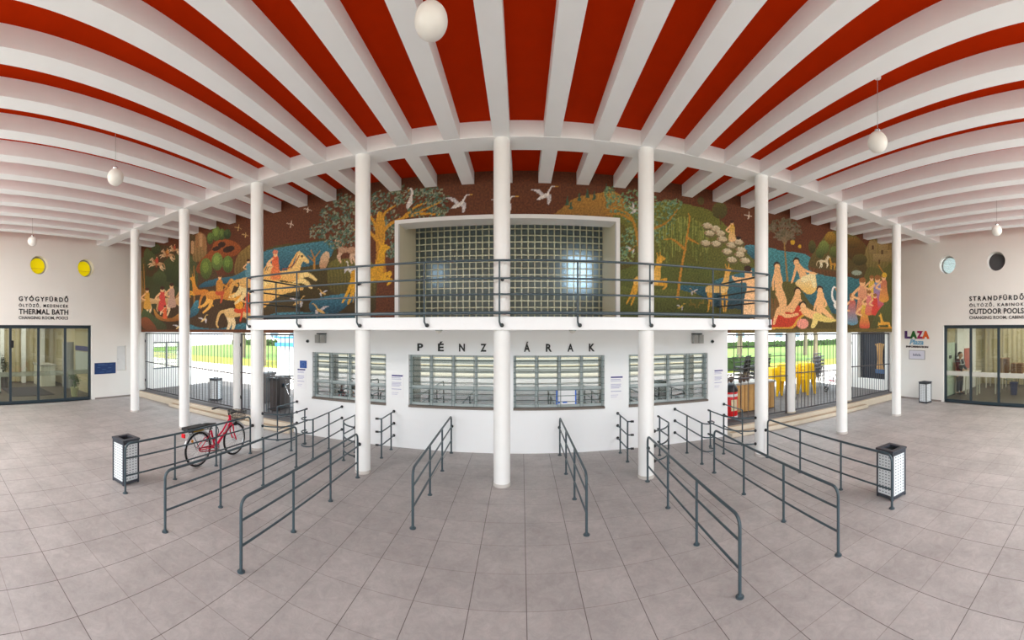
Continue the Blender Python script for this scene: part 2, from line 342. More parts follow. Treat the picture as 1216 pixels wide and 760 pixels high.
# steps and platform
for (x0, x1, sx0, sx1, side) in ((XL, TX0, -10.6, TX0, 'left'), (TX1, XR, TX1, 10.3, 'right')):
    o = struct('step', MB().box(x0, x1, 8.12, 8.27, 0, .2), STEP, 'cream stone kerb step at the %s' % side, 'step', bevel=.008)
    tread = mat('worn brown tread', (176, 154, 128), .75, vary=.1, scale=5); MB().box(x0, x1, 8.155, 8.27, .19, .203).build('tread', tread, o)
    o = struct('step', MB().box(sx0, sx1, 7.93, 8.12, 0, .1), STEP, 'lower cream stone step at the %s' % side, 'step', bevel=.01); MB().box(sx0+.02, sx1-.02, 7.965, 8.12, .09, .103).build('tread', tread, o)
struct('ground_terrace', MB().box(XL, TX0, 8.27, 13, 0, .2).box(TX1, XR, 8.27, 13, 0, .2), PAVE, 'dark paved terrace beyond the steps', 'paving')

# skirting
struct('baseboard_left', MB().box(XL, XL+.015, 6.3, 8.12, 0, .06), mat('grey skirting', (140, 130, 124), .7), 'grey skirting on the left wall', 'skirting')
struct('baseboard_right', MB().box(XR-.015, XR, 6.3, 8.12, 0, .06), MATS['grey skirting'], 'grey skirting on the right wall', 'skirting')
# ------------------------------------------------------------------ the painted mural: a fine grid on the wall whose vertices carry the paint
class Paint:
    def __init__(s, x0, x1, z0, z1, y, d):
        s.nx, s.nz = int((x1-x0)/d)+1, int((z1-z0)/d)+1
        s.X = np.linspace(x0, x1, s.nx); s.Z = np.linspace(z0, z1, s.nz); s.y = y
        th = np.arctan2(s.X, y); r = np.hypot(s.X, y)
        s.U = CX+F*th                                            # where each wall point falls in the photograph, used as drawing coordinates
        s.V = YH-F*(s.Z[:, None]-H)/r[None, :]
        s.C = np.zeros((s.nz, s.nx, 3)); s.rng = np.random.default_rng(5)
    def window(s, u0, u1):
        i0, i1 = np.searchsorted(s.U, [u0-1, u1+1]); return slice(max(0, i0), min(s.nx, i1))
    def put(s, sl, m, col, col2=None, pat=None, v0=0, v1=1, soft=0):
        if not m.any(): return
        c = np.array(lin(col)[:3])*np.ones(m.shape+(1,))
        if col2 is not None:
            t = np.clip((s.V[:, sl]-v0)/max(1e-6, v1-v0), 0, 1)[..., None]; c = c*(1-t)+np.array(lin(col2)[:3])*t
        if pat is not None: c = c*pat(s.U[None, sl]+0*s.V[:, sl], s.V[:, sl])[..., None]
        s.C[:, sl][m] = c[m]
    def poly(s, pts, col, col2=None, smooth=True, pat=None):
        P = [tuple(p) for p in pts]
        if smooth and len(P) > 3:
            Q = []; n = len(P)
            for i in range(n):
                a, b, c, d = (np.array(P[(i+k) % n], float) for k in (-1, 0, 1, 2))
                for t in (0, .25, .5, .75): Q.append(tuple(.5*((2*b)+(c-a)*t+(2*a-5*b+4*c-d)*t*t+(3*b-a-3*c+d)*t**3)))
            P = Q
        us = [p[0] for p in P]; vs = [p[1] for p in P]; sl = s.window(min(us), max(us))
        U = s.U[None, sl]; V = s.V[:, sl]; ins = np.zeros(V.shape, bool)
        for i in range(len(P)):
            (xa, ya), (xb, yb) = P[i], P[i-1]
            if ya == yb: continue
            cnd = ((ya > V) != (yb > V)) & (U < (xb-xa)*(V-ya)/(yb-ya)+xa); ins ^= cnd
        s.put(sl, ins, col, col2, pat, min(vs), max(vs))
    def ell(s, u, v, ru, rv, col, rot=0, col2=None, pat=None):
        R = max(ru, rv); sl = s.window(u-R, u+R); du = s.U[None, sl]-u; dv = s.V[:, sl]-v
        c, n = math.cos(rot), math.sin(rot); m = ((du*c+dv*n)/ru)**2+((-du*n+dv*c)/rv)**2 < 1
        s.put(sl, m, col, col2, pat, v-rv, v+rv)
    def line(s, pts, w0, w1, col, smooth=True):
        P = [np.array(p, float) for p in pts]
        if smooth and len(P) > 2:
            Q = []
            for i in range(len(P)-1):
                a = P[max(0, i-1)]; b = P[i]; c = P[i+1]; d = P[min(len(P)-1, i+2)]
                for t in (0, .2, .4, .6, .8): Q.append(.5*((2*b)+(c-a)*t+(2*a-5*b+4*c-d)*t*t+(3*b-a-3*c+d)*t**3))
            P = Q+[P[-1]]
        n = len(P)-1
        for i in range(n):
            a, b = P[i], P[i+1]; wa = w0+(w1-w0)*i/n; wb = w0+(w1-w0)*(i+1)/n; W = max(wa, wb)
            sl = s.window(min(a[0], b[0])-W, max(a[0], b[0])+W); U = s.U[None, sl]; V = s.V[:, sl]
            d = b-a; L = max(1e-6, d@d); t = np.clip(((U-a[0])*d[0]+(V-a[1])*d[1])/L, 0, 1)
            m = np.hypot(U-a[0]-t*d[0], V-a[1]-t*d[1]) < (wa+(wb-wa)*t)/2
            s.put(sl, m, col)
    def leaves(s, spots, n, size, cols, sq=.45):
        for (u, v, ru, rv) in spots:
            for _ in range(n):
                a = s.rng.uniform(0, 2*PI); q = math.sqrt(s.rng.uniform(0, 1))
                s.ell(u+ru*q*math.cos(a), v+rv*q*math.sin(a), size*s.rng.uniform(.7, 1.2), size*sq, cols[s.rng.integers(len(cols))], s.rng.uniform(0, PI))
    def horse(s, u, v, k, flip, col, dark, gait=0, rider=None):
        T = lambda q: [(u+(-x if flip else x)*k, v+y*k) for x, y in q]
        fl = [[(.4, .05), (.72, -.05), (.98, .1)], [(.36, .1), (.66, .16), (.85, .34)]] if not gait else [[(.38, .08), (.42, .4), (.36, .72)], [(.3, .1), (.5, .35), (.4, .6)]]
        hl = [[(-.42, .05), (-.62, .38), (-.9, .5)], [(-.36, .08), (-.42, .45), (-.7, .72)]] if not gait else [[(-.42, .05), (-.36, .4), (-.5, .75)], [(-.34, .08), (-.2, .4), (-.3, .75)]]
        for q in fl+hl: s.line(T(q), .2*k, .07*k, col)
        s.line(T([(-.52, -.08), (-.74, .0), (-.86, .38), (-.8, .55)]), .14*k, .04*k, dark)
        s.poly(T([(-.55, -.08), (-.35, -.2), (0, -.15), (.26, -.22), (.4, -.5), (.48, -.72), (.56, -.68), (.78, -.46), (.74, -.37), (.6, -.42), (.52, -.2), (.48, .06), (.28, .17), (0, .12), (-.3, .18), (-.53, .1)]), col, dark)
        s.line(T([(.2, -.22), (.34, -.5), (.46, -.7)]), .09*k, .03*k, dark); s.line(T([(.5, -.6), (.3, -.3), (.02, -.2)]), .03*k, .03*k, (150, 70, 30))
        s.ell(T([(.58, -.58)])[0][0], v-.58*k, .03*k, .03*k, (60, 35, 20))
        if rider:
            s.ell(T([(0, 0)])[0][0], v-.12*k, .2*k, .12*k, rider[1])
            s.line(T([(0, -.2), (.1, .0), (.04, .3)]), .13*k, .06*k, rider[1])
            s.poly(T([(-.13, -.2), (-.15, -.5), (-.08, -.66), (.08, -.66), (.14, -.48), (.12, -.2)]), rider[0]); s.line(T([(.02, -.55), (.25, -.4), (.34, -.34)]), .08*k, .05*k, rider[0])
            s.ell(u, v-.78*k, .075*k, .1*k, (232, 178, 120)); s.ell(u, v-.84*k, .09*k, .06*k, rider[2])
    def deer(s, u, v, k, flip, col, light, run=True):
        T = lambda q: [(u+(-x if flip else x)*k, v+y*k) for x, y in q]
        L = ([[(.4, .05), (.7, -.08), (.62, .12)], [(.36, .1), (.72, .14), (.6, .3)], [(-.45, .05), (-.62, .5), (-.8, .85)], [(-.38, .08), (-.5, .55), (-.62, .9)]] if run else
             [[(.36, .1), (.4, .5), (.36, .95)], [(.25, .12), (.22, .5), (.28, .95)], [(-.42, .05), (-.36, .5), (-.42, .95)], [(-.32, .1), (-.24, .5), (-.2, .95)]])
        for q in L: s.line(T(q), .14*k, .05*k, col)
        s.poly(T([(-.52, -.1), (-.3, -.2), (.1, -.2), (.28, -.5), (.36, -.86), (.5, -.98), (.7, -.86), (.56, -.76), (.5, -.4), (.46, 0), (.25, .16), (-.2, .12), (-.5, .12)]), col, light)
        s.line(T([(.4, -.95), (.34, -1.12)]), .05*k, .02*k, col); s.line(T([(.48, -.97), (.5, -1.14)]), .05*k, .02*k, col)
    def bird(s, u, v, k, flip=False, col=(214, 204, 196), a=0):
        c, n = math.cos(a), math.sin(a)
        T = lambda q: [(u+((-x if flip else x)*c-y*n)*k, v+((-x if flip else x)*n+y*c)*k) for x, y in q]
        s.poly(T([(-.1, .0), (-.5, -.42), (-1.2, -.45), (-.8, -.28), (-.4, .02)]), (198, 190, 190)); s.poly(T([(.1, .05), (.45, -.05), (.5, .3), (.25, .85), (.15, .35)]), (198, 190, 190))
        s.poly(T([(-.75, .42), (-.3, .02), (.1, -.12), (.35, -.12), (.1, .2), (-.4, .4)]), col)
        s.line(T([(.2, -.1), (.36, -.4), (.55, -.66), (.85, -.7)]), .16*k, .09*k, col); s.line(T([(.85, -.7), (1.1, -.66)]), .07*k, .02*k, (206, 150, 60))
    def swallow(s, u, v, k, col=(212, 190, 170)):
        s.line([(u-k, v-.2*k), (u, v), (u+.9*k, v+.35*k)], .25*k, .1*k, col); s.line([(u+.1*k, v-.9*k), (u, v), (u-.1*k, v+.7*k)], .12*k, .35*k, col)
    def figure(s, u, v, k, robe, skin=(234, 182, 128), hair=(70, 38, 24), skirt=None):
        s.poly([(u-.15*k, v), (u-.12*k, v-.38*k), (u-.09*k, v-.72*k), (u+.09*k, v-.72*k), (u+.12*k, v-.38*k), (u+.17*k, v)], robe, skirt)
        s.line([(u-.1*k, v-.66*k), (u-.26*k, v-.48*k), (u-.1*k, v-.4*k)], .07*k, .06*k, skin); s.ell(u, v-.82*k, .075*k, .1*k, skin); s.ell(u, v-.88*k, .09*k, .07*k, hair)
    def build(s, name, parent, m):
        nx, nz = s.nx, s.nz
        XX, ZZ = np.meshgrid(s.X, s.Z); co = np.empty((nx*nz, 3), 'f'); o0 = parent_loc(parent)
        co[:, 0] = XX.ravel()-o0.x; co[:, 1] = s.y-o0.y; co[:, 2] = ZZ.ravel()-o0.z
        I = np.arange(nx*nz).reshape(nz, nx); keep = ~((XX[:-1, :-1] > OX0-.08) & (XX[1:, 1:] < OX1+.08) & (ZZ[1:, 1:] < OZ1+.06) & (ZZ[:-1, :-1] > OZ0-.2))
        q = np.stack([I[:-1, :-1][keep], I[:-1, 1:][keep], I[1:, 1:][keep], I[1:, :-1][keep]], 1)
        used = np.unique(q); re = np.full(nx*nz, -1); re[used] = np.arange(len(used)); q = re[q]; co = co[used]
        me = bpy.data.meshes.new(name); me.vertices.add(len(co)); me.vertices.foreach_set('co', co.ravel())
        me.loops.add(q.size); me.loops.foreach_set('vertex_index', q.ravel().astype('i')); me.polygons.add(len(q))
        me.polygons.foreach_set('loop_start', (np.arange(len(q))*4).astype('i')); me.update(calc_edges=True)
        at = me.color_attributes.new('paint', 'FLOAT_COLOR', 'POINT'); C = np.ones((len(co), 4), 'f'); C[:, :3] = s.C.reshape(-1, 3)[used]; at.data.foreach_set('color', C.ravel())
        me.materials.append(m); o = bpy.data.objects.new(name, me); COL.objects.link(o); o.parent = parent; return o

def mural_mat():
    m = bpy.data.materials.new('mural paint'); m.use_nodes = True; n, l = m.node_tree.nodes, m.node_tree.links; b = n['Principled BSDF']; b.inputs['Roughness'].default_value = .75
    a = n.new('ShaderNodeAttribute'); a.attribute_name = 'paint'; tc = n.new('ShaderNodeTexCoord')
    no = n.new('ShaderNodeTexNoise'); no.inputs['Scale'].default_value = 22; no.inputs['Detail'].default_value = 6; l.new(tc.outputs['Object'], no.inputs['Vector'])
    mr = n.new('ShaderNodeMapRange'); mr.inputs[1].default_value = .3; mr.inputs[2].default_value = .7; mr.inputs[3].default_value = .66; mr.inputs[4].default_value = 1.42; l.new(no.outputs['Fac'], mr.inputs[0])
    mu = n.new('ShaderNodeMix'); mu.data_type = 'RGBA'; mu.blend_type = 'MULTIPLY'; mu.inputs[0].default_value = 1; l.new(a.outputs['Color'], mu.inputs[6]); l.new(mr.outputs[0], mu.inputs[7])
    l.new(mu.outputs[2], b.inputs['Base Color']); return m

def paint_mural():
    p = Paint(XL+.01, XR-.01, 2.575, 6.17, 8.385, .021)
    A = lambda q: [(160+x/4.747, 240+y/4.747) for x, y in q]; B = lambda q: [(300+x/4.106, 200+y/4.106) for x, y in q]
    C = lambda q: [(720+x/3.9, 200+y/3.9) for x, y in q]; D = lambda q: [(900+x/4.47, 230+y/4.47) for x, y in q]; E = lambda q: [(450+x/4, 190+y/4) for x, y in q]
    wave = lambda U, V: .78+.36*((np.sin(U*1.05+np.sin(V*.9)*1.3)*np.sin(V*1.9) > -.05)).astype(float)
    grass = lambda U, V: .88+.22*np.sin(U*2.3+np.sin(V*1.7)*2)*np.sin(V*1.1+U*.4)
    strip = lambda U, V: .85+.25*(np.sin(U*1.6+np.sin(V*.3)) > 0)
    p.C[:] = np.array(lin((96, 50, 24))[:3])
    OL, DG, GR, LG, OC, GO, CR, SK, BL, DB, OR = (104, 98, 38), (66, 72, 38), (92, 106, 50), (128, 140, 66), (178, 122, 46), (210, 156, 44), (236, 206, 148), (236, 180, 122), (72, 126, 138), (38, 72, 88), (206, 82, 40)
    # --- left: forest hill, riders, boat
    p.poly(A([(30, 330), (90, 270), (150, 240), (260, 260), (320, 170), (400, 260), (470, 420), (660, 380), (660, 745), (20, 745)]), (88, 66, 36), (70, 48, 26), False, grass)
    p.poly(A([(32, 420), (100, 420), (170, 330), (260, 290), (345, 330), (340, 520), (200, 560), (40, 640)]), (78, 84, 46), (62, 62, 34), True, grass)
    for (x, y, rx, ry, c) in ((90, 330, 30, 55, (84, 92, 50)), (70, 300, 20, 40, (98, 104, 58)), (120, 265, 26, 30, (76, 84, 44)), (45, 380, 18, 70, (96, 84, 40)), (290, 340, 40, 40, (84, 92, 50)), (300, 420, 34, 44, (98, 92, 52)), (200, 400, 50, 50, (74, 82, 46)), (140, 430, 40, 40, (86, 94, 52)), (250, 430, 46, 50, (70, 78, 42))):
        q = A([(x, y)])[0]; p.ell(q[0], q[1], rx/4.747, ry/4.747, c, 0, tuple(int(v*.75) for v in c), grass)
    for (x, y) in ((40, 500), (52, 460), (335, 470)): p.line(A([(x, y+130), (x+2, y), (x-2, y-110)]), 2.2, 1, (150, 104, 46))
    q = A([(330, 250), (345, 200), (360, 170), (380, 175), (400, 200), (405, 290), (380, 330), (330, 330)]); p.poly(q, (166, 120, 78), (120, 96, 52), True, strip)
    for i, (x, y) in enumerate(((325, 225), (350, 190), (372, 185), (392, 210))): p.line(A([(x, y+60), (x, y)]), 3.2, 3, ((186, 140, 96), (150, 104, 62))[i % 2])
    for (x, y, s_, rc) in ((125, 350, 11, (190, 70, 50)), (185, 300, 10, (200, 130, 60)), (225, 270, 8, (186, 80, 50))): q = A([(x, y)])[0]; p.horse(q[0], q[1], s_, True, (222, 184, 140), (180, 130, 84), 0, (rc, (170, 90, 50), (100, 60, 30)))
    # orange rock, round trees
    p.poly(A([(345, 385), (370, 330), (430, 270), (450, 225), (510, 210), (570, 228), (600, 262), (570, 300), (510, 310), (440, 330), (380, 400)]), (164, 84, 34), (126, 62, 26), True, grass)
    for (x, y, rx, ry) in ((490, 240, 22, 16), (530, 265, 34, 18), (460, 262, 24, 12)): q = A([(x, y)])[0]; p.ell(q[0], q[1], rx/4.747, ry/4.747, (54, 30, 18), -.3)
    for (x, y, rx, ry, c) in ((425, 205, 18, 34, (92, 112, 48)), (460, 178, 24, 42, (112, 132, 58)), (492, 182, 18, 32, (98, 116, 52)), (522, 180, 20, 28, (66, 84, 44)), (402, 375, 34, 60, (102, 118, 48)), (465, 335, 32, 50, (118, 138, 62)), (525, 350, 30, 48, (100, 122, 50))):
        q = A([(x, y)])[0]; p.ell(q[0], q[1], rx/4.747, ry/4.747, c, 0, tuple(int(v*.66) for v in c)); p.ell(q[0]-.8, q[1]-1.5, rx/9, ry/9, tuple(min(255, int(v*1.12)) for v in c), 0, c)
    p.poly(A([(560, 380), (580, 300), (620, 262), (660, 250), (670, 420), (580, 420)]), (140, 112, 56), (104, 78, 40), True, strip)
    # river and the running herd
    p.poly(A([(365, 470), (420, 440), (560, 415), (640, 370), (660, 360), (660, 420), (600, 440), (480, 465), (380, 482)]), BL, DB)
    p.poly(A([(312, 690), (360, 705), (470, 715), (560, 692), (660, 680), (660, 720), (540, 735), (420, 740), (312, 720)]), BL, DB, True, wave)
    p.poly(A([(300, 640), (340, 560), (362, 560), (360, 620), (320, 650)]), BL, DB, True, wave)
    def boat(): 
        p.poly(A([(108, 600), (140, 640), (200, 655), (245, 630), (300, 590), (310, 640), (250, 668), (170, 672), (120, 650)]), (196, 140, 62), (140, 84, 36))
        p.poly(A([(45, 610), (80, 620), (130, 660), (175, 690), (170, 730), (90, 730), (40, 670)]), (78, 92, 52), (66, 60, 34), True, grass); p.poly(A([(35, 660), (70, 650), (110, 690), (120, 722), (50, 712)]), (140, 78, 44), (100, 56, 30))
    for (x, y, s_) in ((110, 560, 21), (215, 560, 22)): q = A([(x, y)])[0]; p.horse(q[0], q[1], s_, False, (226, 196, 150), (190, 146, 94), 1)
    boat()
    for (x, y, k_, c) in ((70, 600, 26, (206, 150, 60)), (155, 610, 30, (204, 70, 60)), (208, 590, 30, (190, 150, 130)), (170, 655, 16, (216, 96, 50)), (285, 600, 28, (206, 140, 60))): q = A([(x, y)])[0]; p.figure(q[0], q[1], k_, c)
    q = A([(370, 510)])[0]; p.deer(q[0], q[1], 19, True, (214, 150, 52), (190, 110, 40))
    p.horse(261, 351, 28, False, (226, 166, 74), (196, 124, 48), 0, ((196, 130, 50), (190, 80, 44), (90, 50, 26)))
    p.horse(284, 372, 31, False, (234, 206, 156), (214, 170, 104), 1, ((226, 152, 44), (206, 72, 34), (110, 60, 30)))
    q = A([(640, 420)])[0]; p.figure(q[0], q[1], 22, (96, 140, 150)); q = A([(640, 620)])[0]; p.figure(q[0], q[1], 30, (208, 74, 34))
    for (x, y) in ((390, 660), (250, 700)): q = A([(x, y)])[0]; p.bird(q[0], q[1], 6, False, (224, 188, 120), -.2)
    for (x, y) in ((585, 145), (625, 185)): q = A([(x, y)])[0]; p.swallow(q[0], q[1], 4, (200, 160, 100))
    # --- centre left: lake, chargers, cattle, big tree
    p.poly(B([(20, 470), (60, 400), (130, 375), (260, 360), (380, 350), (420, 440), (440, 520), (560, 520), (560, 725), (20, 725)]), (86, 76, 34), (70, 52, 26), True, grass)
    p.poly(B([(30, 430), (70, 400), (180, 378), (300, 360), (385, 352), (395, 400), (350, 460), (250, 480), (60, 520)]), BL, DB, True, wave)
    p.poly(B([(370, 470), (440, 440), (520, 450), (590, 470), (600, 610), (500, 620), (380, 600)]), (112, 104, 46), (84, 72, 34), True, strip)
    p.poly(B([(275, 660), (330, 630), (440, 612), (520, 620), (470, 660), (410, 705), (300, 705)]), (70, 124, 142), (34, 66, 84), True, wave)
    p.poly(B([(90, 712), (180, 700), (420, 708), (560, 720), (560, 730), (90, 730)]), BL, DB, True, wave)
    p.line(B([(300, 490), (300, 440), (285, 400)]), 2.4, 1.2, OC); p.line(B([(300, 440), (330, 400)]), 1.8, .8, OC); p.line(B([(300, 455), (270, 425)]), 1.5, .8, OC)
    p.horse(303, 336, 34, False, (236, 206, 142), (216, 160, 84), 0, ((214, 78, 44), (220, 110, 60), (220, 130, 80)))
    p.horse(335, 328, 41, False, (238, 206, 134), (222, 164, 84), 0, None); p.figure(327, 331, 36, (210, 82, 50), hair=(206, 120, 90), skirt=(222, 130, 70))
    p.poly(B([(40, 600), (90, 560), (200, 560), (250, 590), (160, 610), (100, 640), (50, 680)]), (234, 190, 110), (220, 160, 80))
    q = B([(460, 400)])[0]; p.horse(q[0], q[1], 21, True, (206, 168, 138), (172, 130, 100), 1); p.poly(B([(330, 440), (355, 405), (375, 420), (360, 480), (330, 490)]), (212, 180, 144), (180, 130, 90))
    p.bird(*B([(470, 490)])[0], 9, True, (216, 206, 190), .5)
    for (x, y, k_) in ((225, 650, 9), (340, 605, 6), (325, 690, 10)): q = B([(x, y)])[0]; p.bird(q[0], q[1], k_, x > 300, (222, 178, 104), 0)
    for (x, y) in ((270, 200), (187, 272)): q = B([(x, y)])[0]; p.swallow(q[0], q[1], 4.6)
    cols = [(116, 128, 110), (84, 104, 78), (66, 96, 84), (140, 140, 112), (74, 88, 62)]
    p.leaves([B([(x, y)])[0]+(rx/4.1, ry/4.1) for x, y, rx, ry in ((440, 160, 50, 40), (370, 230, 50, 50), (320, 310, 46, 40), (420, 290, 70, 60), (480, 220, 50, 60), (400, 360, 50, 30), (470, 330, 50, 50))], 60, 2.0, cols)
    p.leaves([E([(x, y)])[0]+(rx/4, ry/4) for x, y, rx, ry in ((40, 190, 70, 50), (110, 160, 50, 40), (210, 190, 70, 50), (280, 230, 50, 40), (60, 290, 60, 50), (20, 330, 60, 60), (230, 250, 60, 30), (250, 150, 50, 28), (-20, 200, 60, 60), (-40, 300, 60, 70), (60, 430, 30, 40))], 50, 2.0, cols)
    T_ = (196, 138, 40)
    p.poly(E([(-25, 560), (-12, 440), (-18, 330), (-5, 250), (20, 260), (30, 330), (25, 440), (35, 560)]), (206, 148, 44), (160, 100, 34), True, strip)
    for q in ([(10, 350), (60, 300), (150, 262), (260, 215), (320, 180)], [(0, 320), (30, 250), (80, 215)], [(-10, 330), (-40, 270), (-110, 230)], [(150, 262), (220, 255), (300, 262)], [(-10, 380), (-60, 330), (-120, 330)], [(120, 272), (170, 225), (230, 200)]): p.line(E(q), 4.2, 1, T_)
    p.leaves([E([(x, y)])[0]+(8, 6) for x, y in ((300, 180), (240, 200), (100, 190), (190, 150), (160, 250), (290, 250))], 22, 1.9, cols)
    p.deer(437, 327, 38, False, (214, 158, 38), (196, 140, 34)); p.line(B([(500, 580), (480, 620), (465, 655)]), 4, 1.4, GO); p.line(B([(580, 545), (540, 560), (500, 580), (490, 650)]), 4, 1.4, GO)
    p.bird(*E([(150, 200)])[0], 0.1); q = E([(148, 220), (138, 232), (128, 225), (140, 190), (150, 170), (152, 150), (146, 138), (154, 132), (162, 148), (160, 180), (158, 210)]); p.poly(q, (212, 202, 194)); p.line(E([(146, 140), (138, 150)]), 1.2, .5, OC)
    for (x, y) in ((385, 205), (600, 212), (790, 165)): p.bird(*E([(x, y)])[0], 14.5, False, (214, 206, 200), .0)
    # --- centre right: golden hill with firs, green hill, trees, sheep, deer
    p.poly(E([(815, 280), (860, 235), (900, 200), (950, 175), (1000, 165), (1060, 155), (1120, 150), (1170, 200), (1200, 290), (1100, 300), (900, 300)]), (182, 130, 54), (138, 98, 44), True, grass)
    for (x, y) in ((895, 190), (952, 170), (990, 155), (1023, 165), (1080, 135), (912, 212)): q = E([(x, y)])[0]; p.poly([(q[0]-2.4, q[1]+6), (q[0], q[1]-6), (q[0]+2.4, q[1]+6)], (62, 84, 62), None, False)
    p.poly(C([(30, 230), (100, 190), (200, 160), (300, 155), (400, 172), (480, 195), (540, 250), (600, 320), (670, 400), (690, 480), (690, 690), (30, 690)]), (116, 116, 46), (78, 76, 32), True, grass)
    p.poly(C([(-30, 330), (40, 250), (120, 300), (140, 420), (80, 480), (20, 560), (-40, 500)]), (100, 92, 34), (84, 74, 28), True, grass)
    p.poly(C([(40, 500), (100, 460), (220, 440), (360, 440), (480, 470), (540, 560), (480, 660), (300, 690), (40, 690)]), (98, 104, 44), (74, 78, 34), True, grass)
    p.poly(C([(500, 520), (560, 500), (640, 480), (690, 470), (690, 640), (600, 650), (500, 640), (440, 590), (340, 560), (360, 540), (480, 545)]), (66, 116, 128), (30, 52, 64), True, wave)
    p.poly(C([(640, 360), (690, 360), (690, 420), (660, 400)]), BL, DB, True, wave)
    p.poly(C([(20, 560), (80, 545), (140, 560), (320, 560), (420, 590), (480, 640), (480, 690), (20, 690)]), (106, 110, 48), (70, 76, 32), True, grass)
    p.leaves([C([(x, y)])[0]+(rx/3.9, ry/3.9) for x, y, rx, ry in ((60, 170, 60, 40), (20, 120, 30, 40), (130, 210, 60, 50), (270, 240, 50, 60), (110, 320, 40, 50), (240, 300, 50, 50), (120, 140, 60, 40), (200, 170, 60, 40), (300, 170, 50, 30), (90, 400, 40, 40))], 46, 2.0, [(112, 146, 116), (96, 124, 84), (134, 146, 90), (84, 110, 80)])
    for q in ([(165, 460), (140, 300), (110, 220), (40, 185), (-20, 200)], [(150, 330), (220, 280), (280, 250), (330, 190)], [(120, 240), (60, 210), (0, 215)]): p.line(C(q), 4, 1.2, (170, 120, 40))
    for i in range(92):   # weeping willow strands
        x = 245+i*2.5+p.rng.uniform(-6, 6); y = 300-70*math.sin((i+3)/97*PI)+p.rng.uniform(-12, 12); p.line(C([(x, y), (x+p.rng.uniform(-6, 6), y+p.rng.uniform(70, 180))]), .9, .5, [(150, 150, 72), (120, 128, 58), (94, 102, 46)][i % 3])
    for q in ([(330, 600), (345, 480), (365, 370), (385, 240), (380, 210)], [(365, 375), (310, 330), (270, 330)], [(372, 320), (430, 350)]): p.line(C(q), 3.2, 1, (188, 128, 44))
    for (x, y) in ((468, 265), (505, 278), (478, 300), (528, 300), (537, 327), (460, 345), (508, 348), (580, 354), (560, 384), (625, 376), (618, 398), (582, 422), (643, 426), (612, 340)):
        q = C([(x, y)])[0]; p.ell(q[0]+1, q[1]+2.2, 6.2, 3.2, (104, 92, 58)); p.ell(q[0], q[1], 5.6, 3.2, (206, 190, 158), .12, (180, 160, 126)); p.ell(q[0]-5.2, q[1]-.3, 1.6, 1.4, (150, 120, 90))
    p.ell(*C([(525, 195)])[0], 9, 10, (92, 84, 36), 0, (72, 64, 28)); p.ell(*C([(438, 150)])[0], 4, 5, (84, 72, 32)); p.line(C([(525, 220), (530, 260)]), 1.6, 1, (96, 62, 30))
    q = C([(582, 335)])[0]; p.figure(q[0], q[1], 26, (206, 160, 50), skirt=(226, 180, 130)); p.ell(*C([(612, 322)])[0], 3, 1.8, (30, 24, 22)); p.swallow(*C([(660, 218)])[0], 5)
    p.deer(769, 334, 31, False, (210, 152, 46), (226, 178, 90)); p.deer(852, 344, 27, False, (206, 150, 56), (230, 190, 120), False)
    for (x, y) in ((400, 630), (440, 625)): q = C([(x, y)])[0]; p.deer(q[0], q[1], 6, x < 420, (130, 110, 44), (120, 100, 40))
    p.bird(*C([(402, 570)])[0], 5, True, (170, 150, 110)); p.bird(*C([(118, 375)])[0], 6, False, (176, 130, 60)); p.bird(*C([(345, 640)])[0], 5, False, (206, 170, 60)); p.bird(*C([(128, 190)])[0], 7, False, (200, 196, 180), 1)
    q = C([(655, 690), (635, 680), (640, 600), (650, 560), (645, 530), (600, 528), (582, 500), (610, 505), (640, 505), (640, 470), (655, 455), (672, 470), (675, 500), (690, 520), (690, 690)]); p.poly(q, SK, (240, 196, 150)); p.ell(*C([(655, 465)])[0], 4.6, 4, (58, 34, 22))
    # --- right: lake, island, bathers
    p.poly(D([(30, 280), (120, 300), (250, 320), (420, 430), (540, 450), (560, 600), (480, 700), (60, 700), (20, 500)]), (74, 138, 142), (34, 64, 78), False, wave)
    p.poly(D([(268, 385), (285, 330), (330, 260), (380, 205), (480, 200), (560, 260), (610, 330), (720, 380), (720, 420), (560, 440), (480, 420), (400, 440), (310, 420)]), (118, 104, 48), (84, 66, 34), True, grass)
    p.poly(D([(268, 380), (300, 395), (420, 415), (420, 445), (320, 425), (275, 405)]), (110, 72, 36), (88, 56, 30), True, strip)
    p.poly(D([(560, 330), (600, 230), (720, 270), (720, 420), (590, 420)]), (150, 124, 72), (106, 94, 46), False, strip)
    for (x, y, w, h) in ((590, 250, 40, 70), (640, 270, 50, 60), (690, 300, 40, 60), (610, 320, 100, 40)): p.poly(D([(x, y), (x+w, y), (x+w, y+h), (x, y+h)]), (158, 132, 84), (130, 108, 66), False)
    for (x, y) in ((605, 275), (655, 300), (640, 350)): p.poly(D([(x, y), (x+10, y), (x+10, y+22), (x, y+22)]), (84, 58, 34), None, False)
    for (x, y, rx, ry, c) in ((385, 235, 30, 34, (176, 132, 44)), (288, 282, 20, 34, (94, 88, 38)), (350, 285, 28, 36, (128, 140, 66)), (330, 315, 22, 28, (104, 116, 54)), (405, 310, 26, 30, (112, 122, 56)), (520, 300, 50, 60, (120, 84, 34)), (500, 260, 40, 30, (140, 104, 44)), (540, 350, 40, 30, (104, 92, 44))):
        q = D([(x, y)])[0]; p.ell(q[0], q[1], rx/4.47, ry/4.47, c, 0, tuple(int(v*.62) for v in c), grass)
    q = D([(350, 360)])[0]; p.horse(q[0], q[1], 10, False, (222, 210, 176), (200, 180, 140), 1); q = D([(398, 375)])[0]; p.deer(q[0], q[1], 7, True, GO, OC, False)
    p.poly(D([(490, 430), (520, 390), (560, 430), (540, 450), (510, 450)]), (96, 84, 44), (74, 60, 34)); p.ell(*D([(525, 420)])[0], 6, 3, (150, 160, 140))
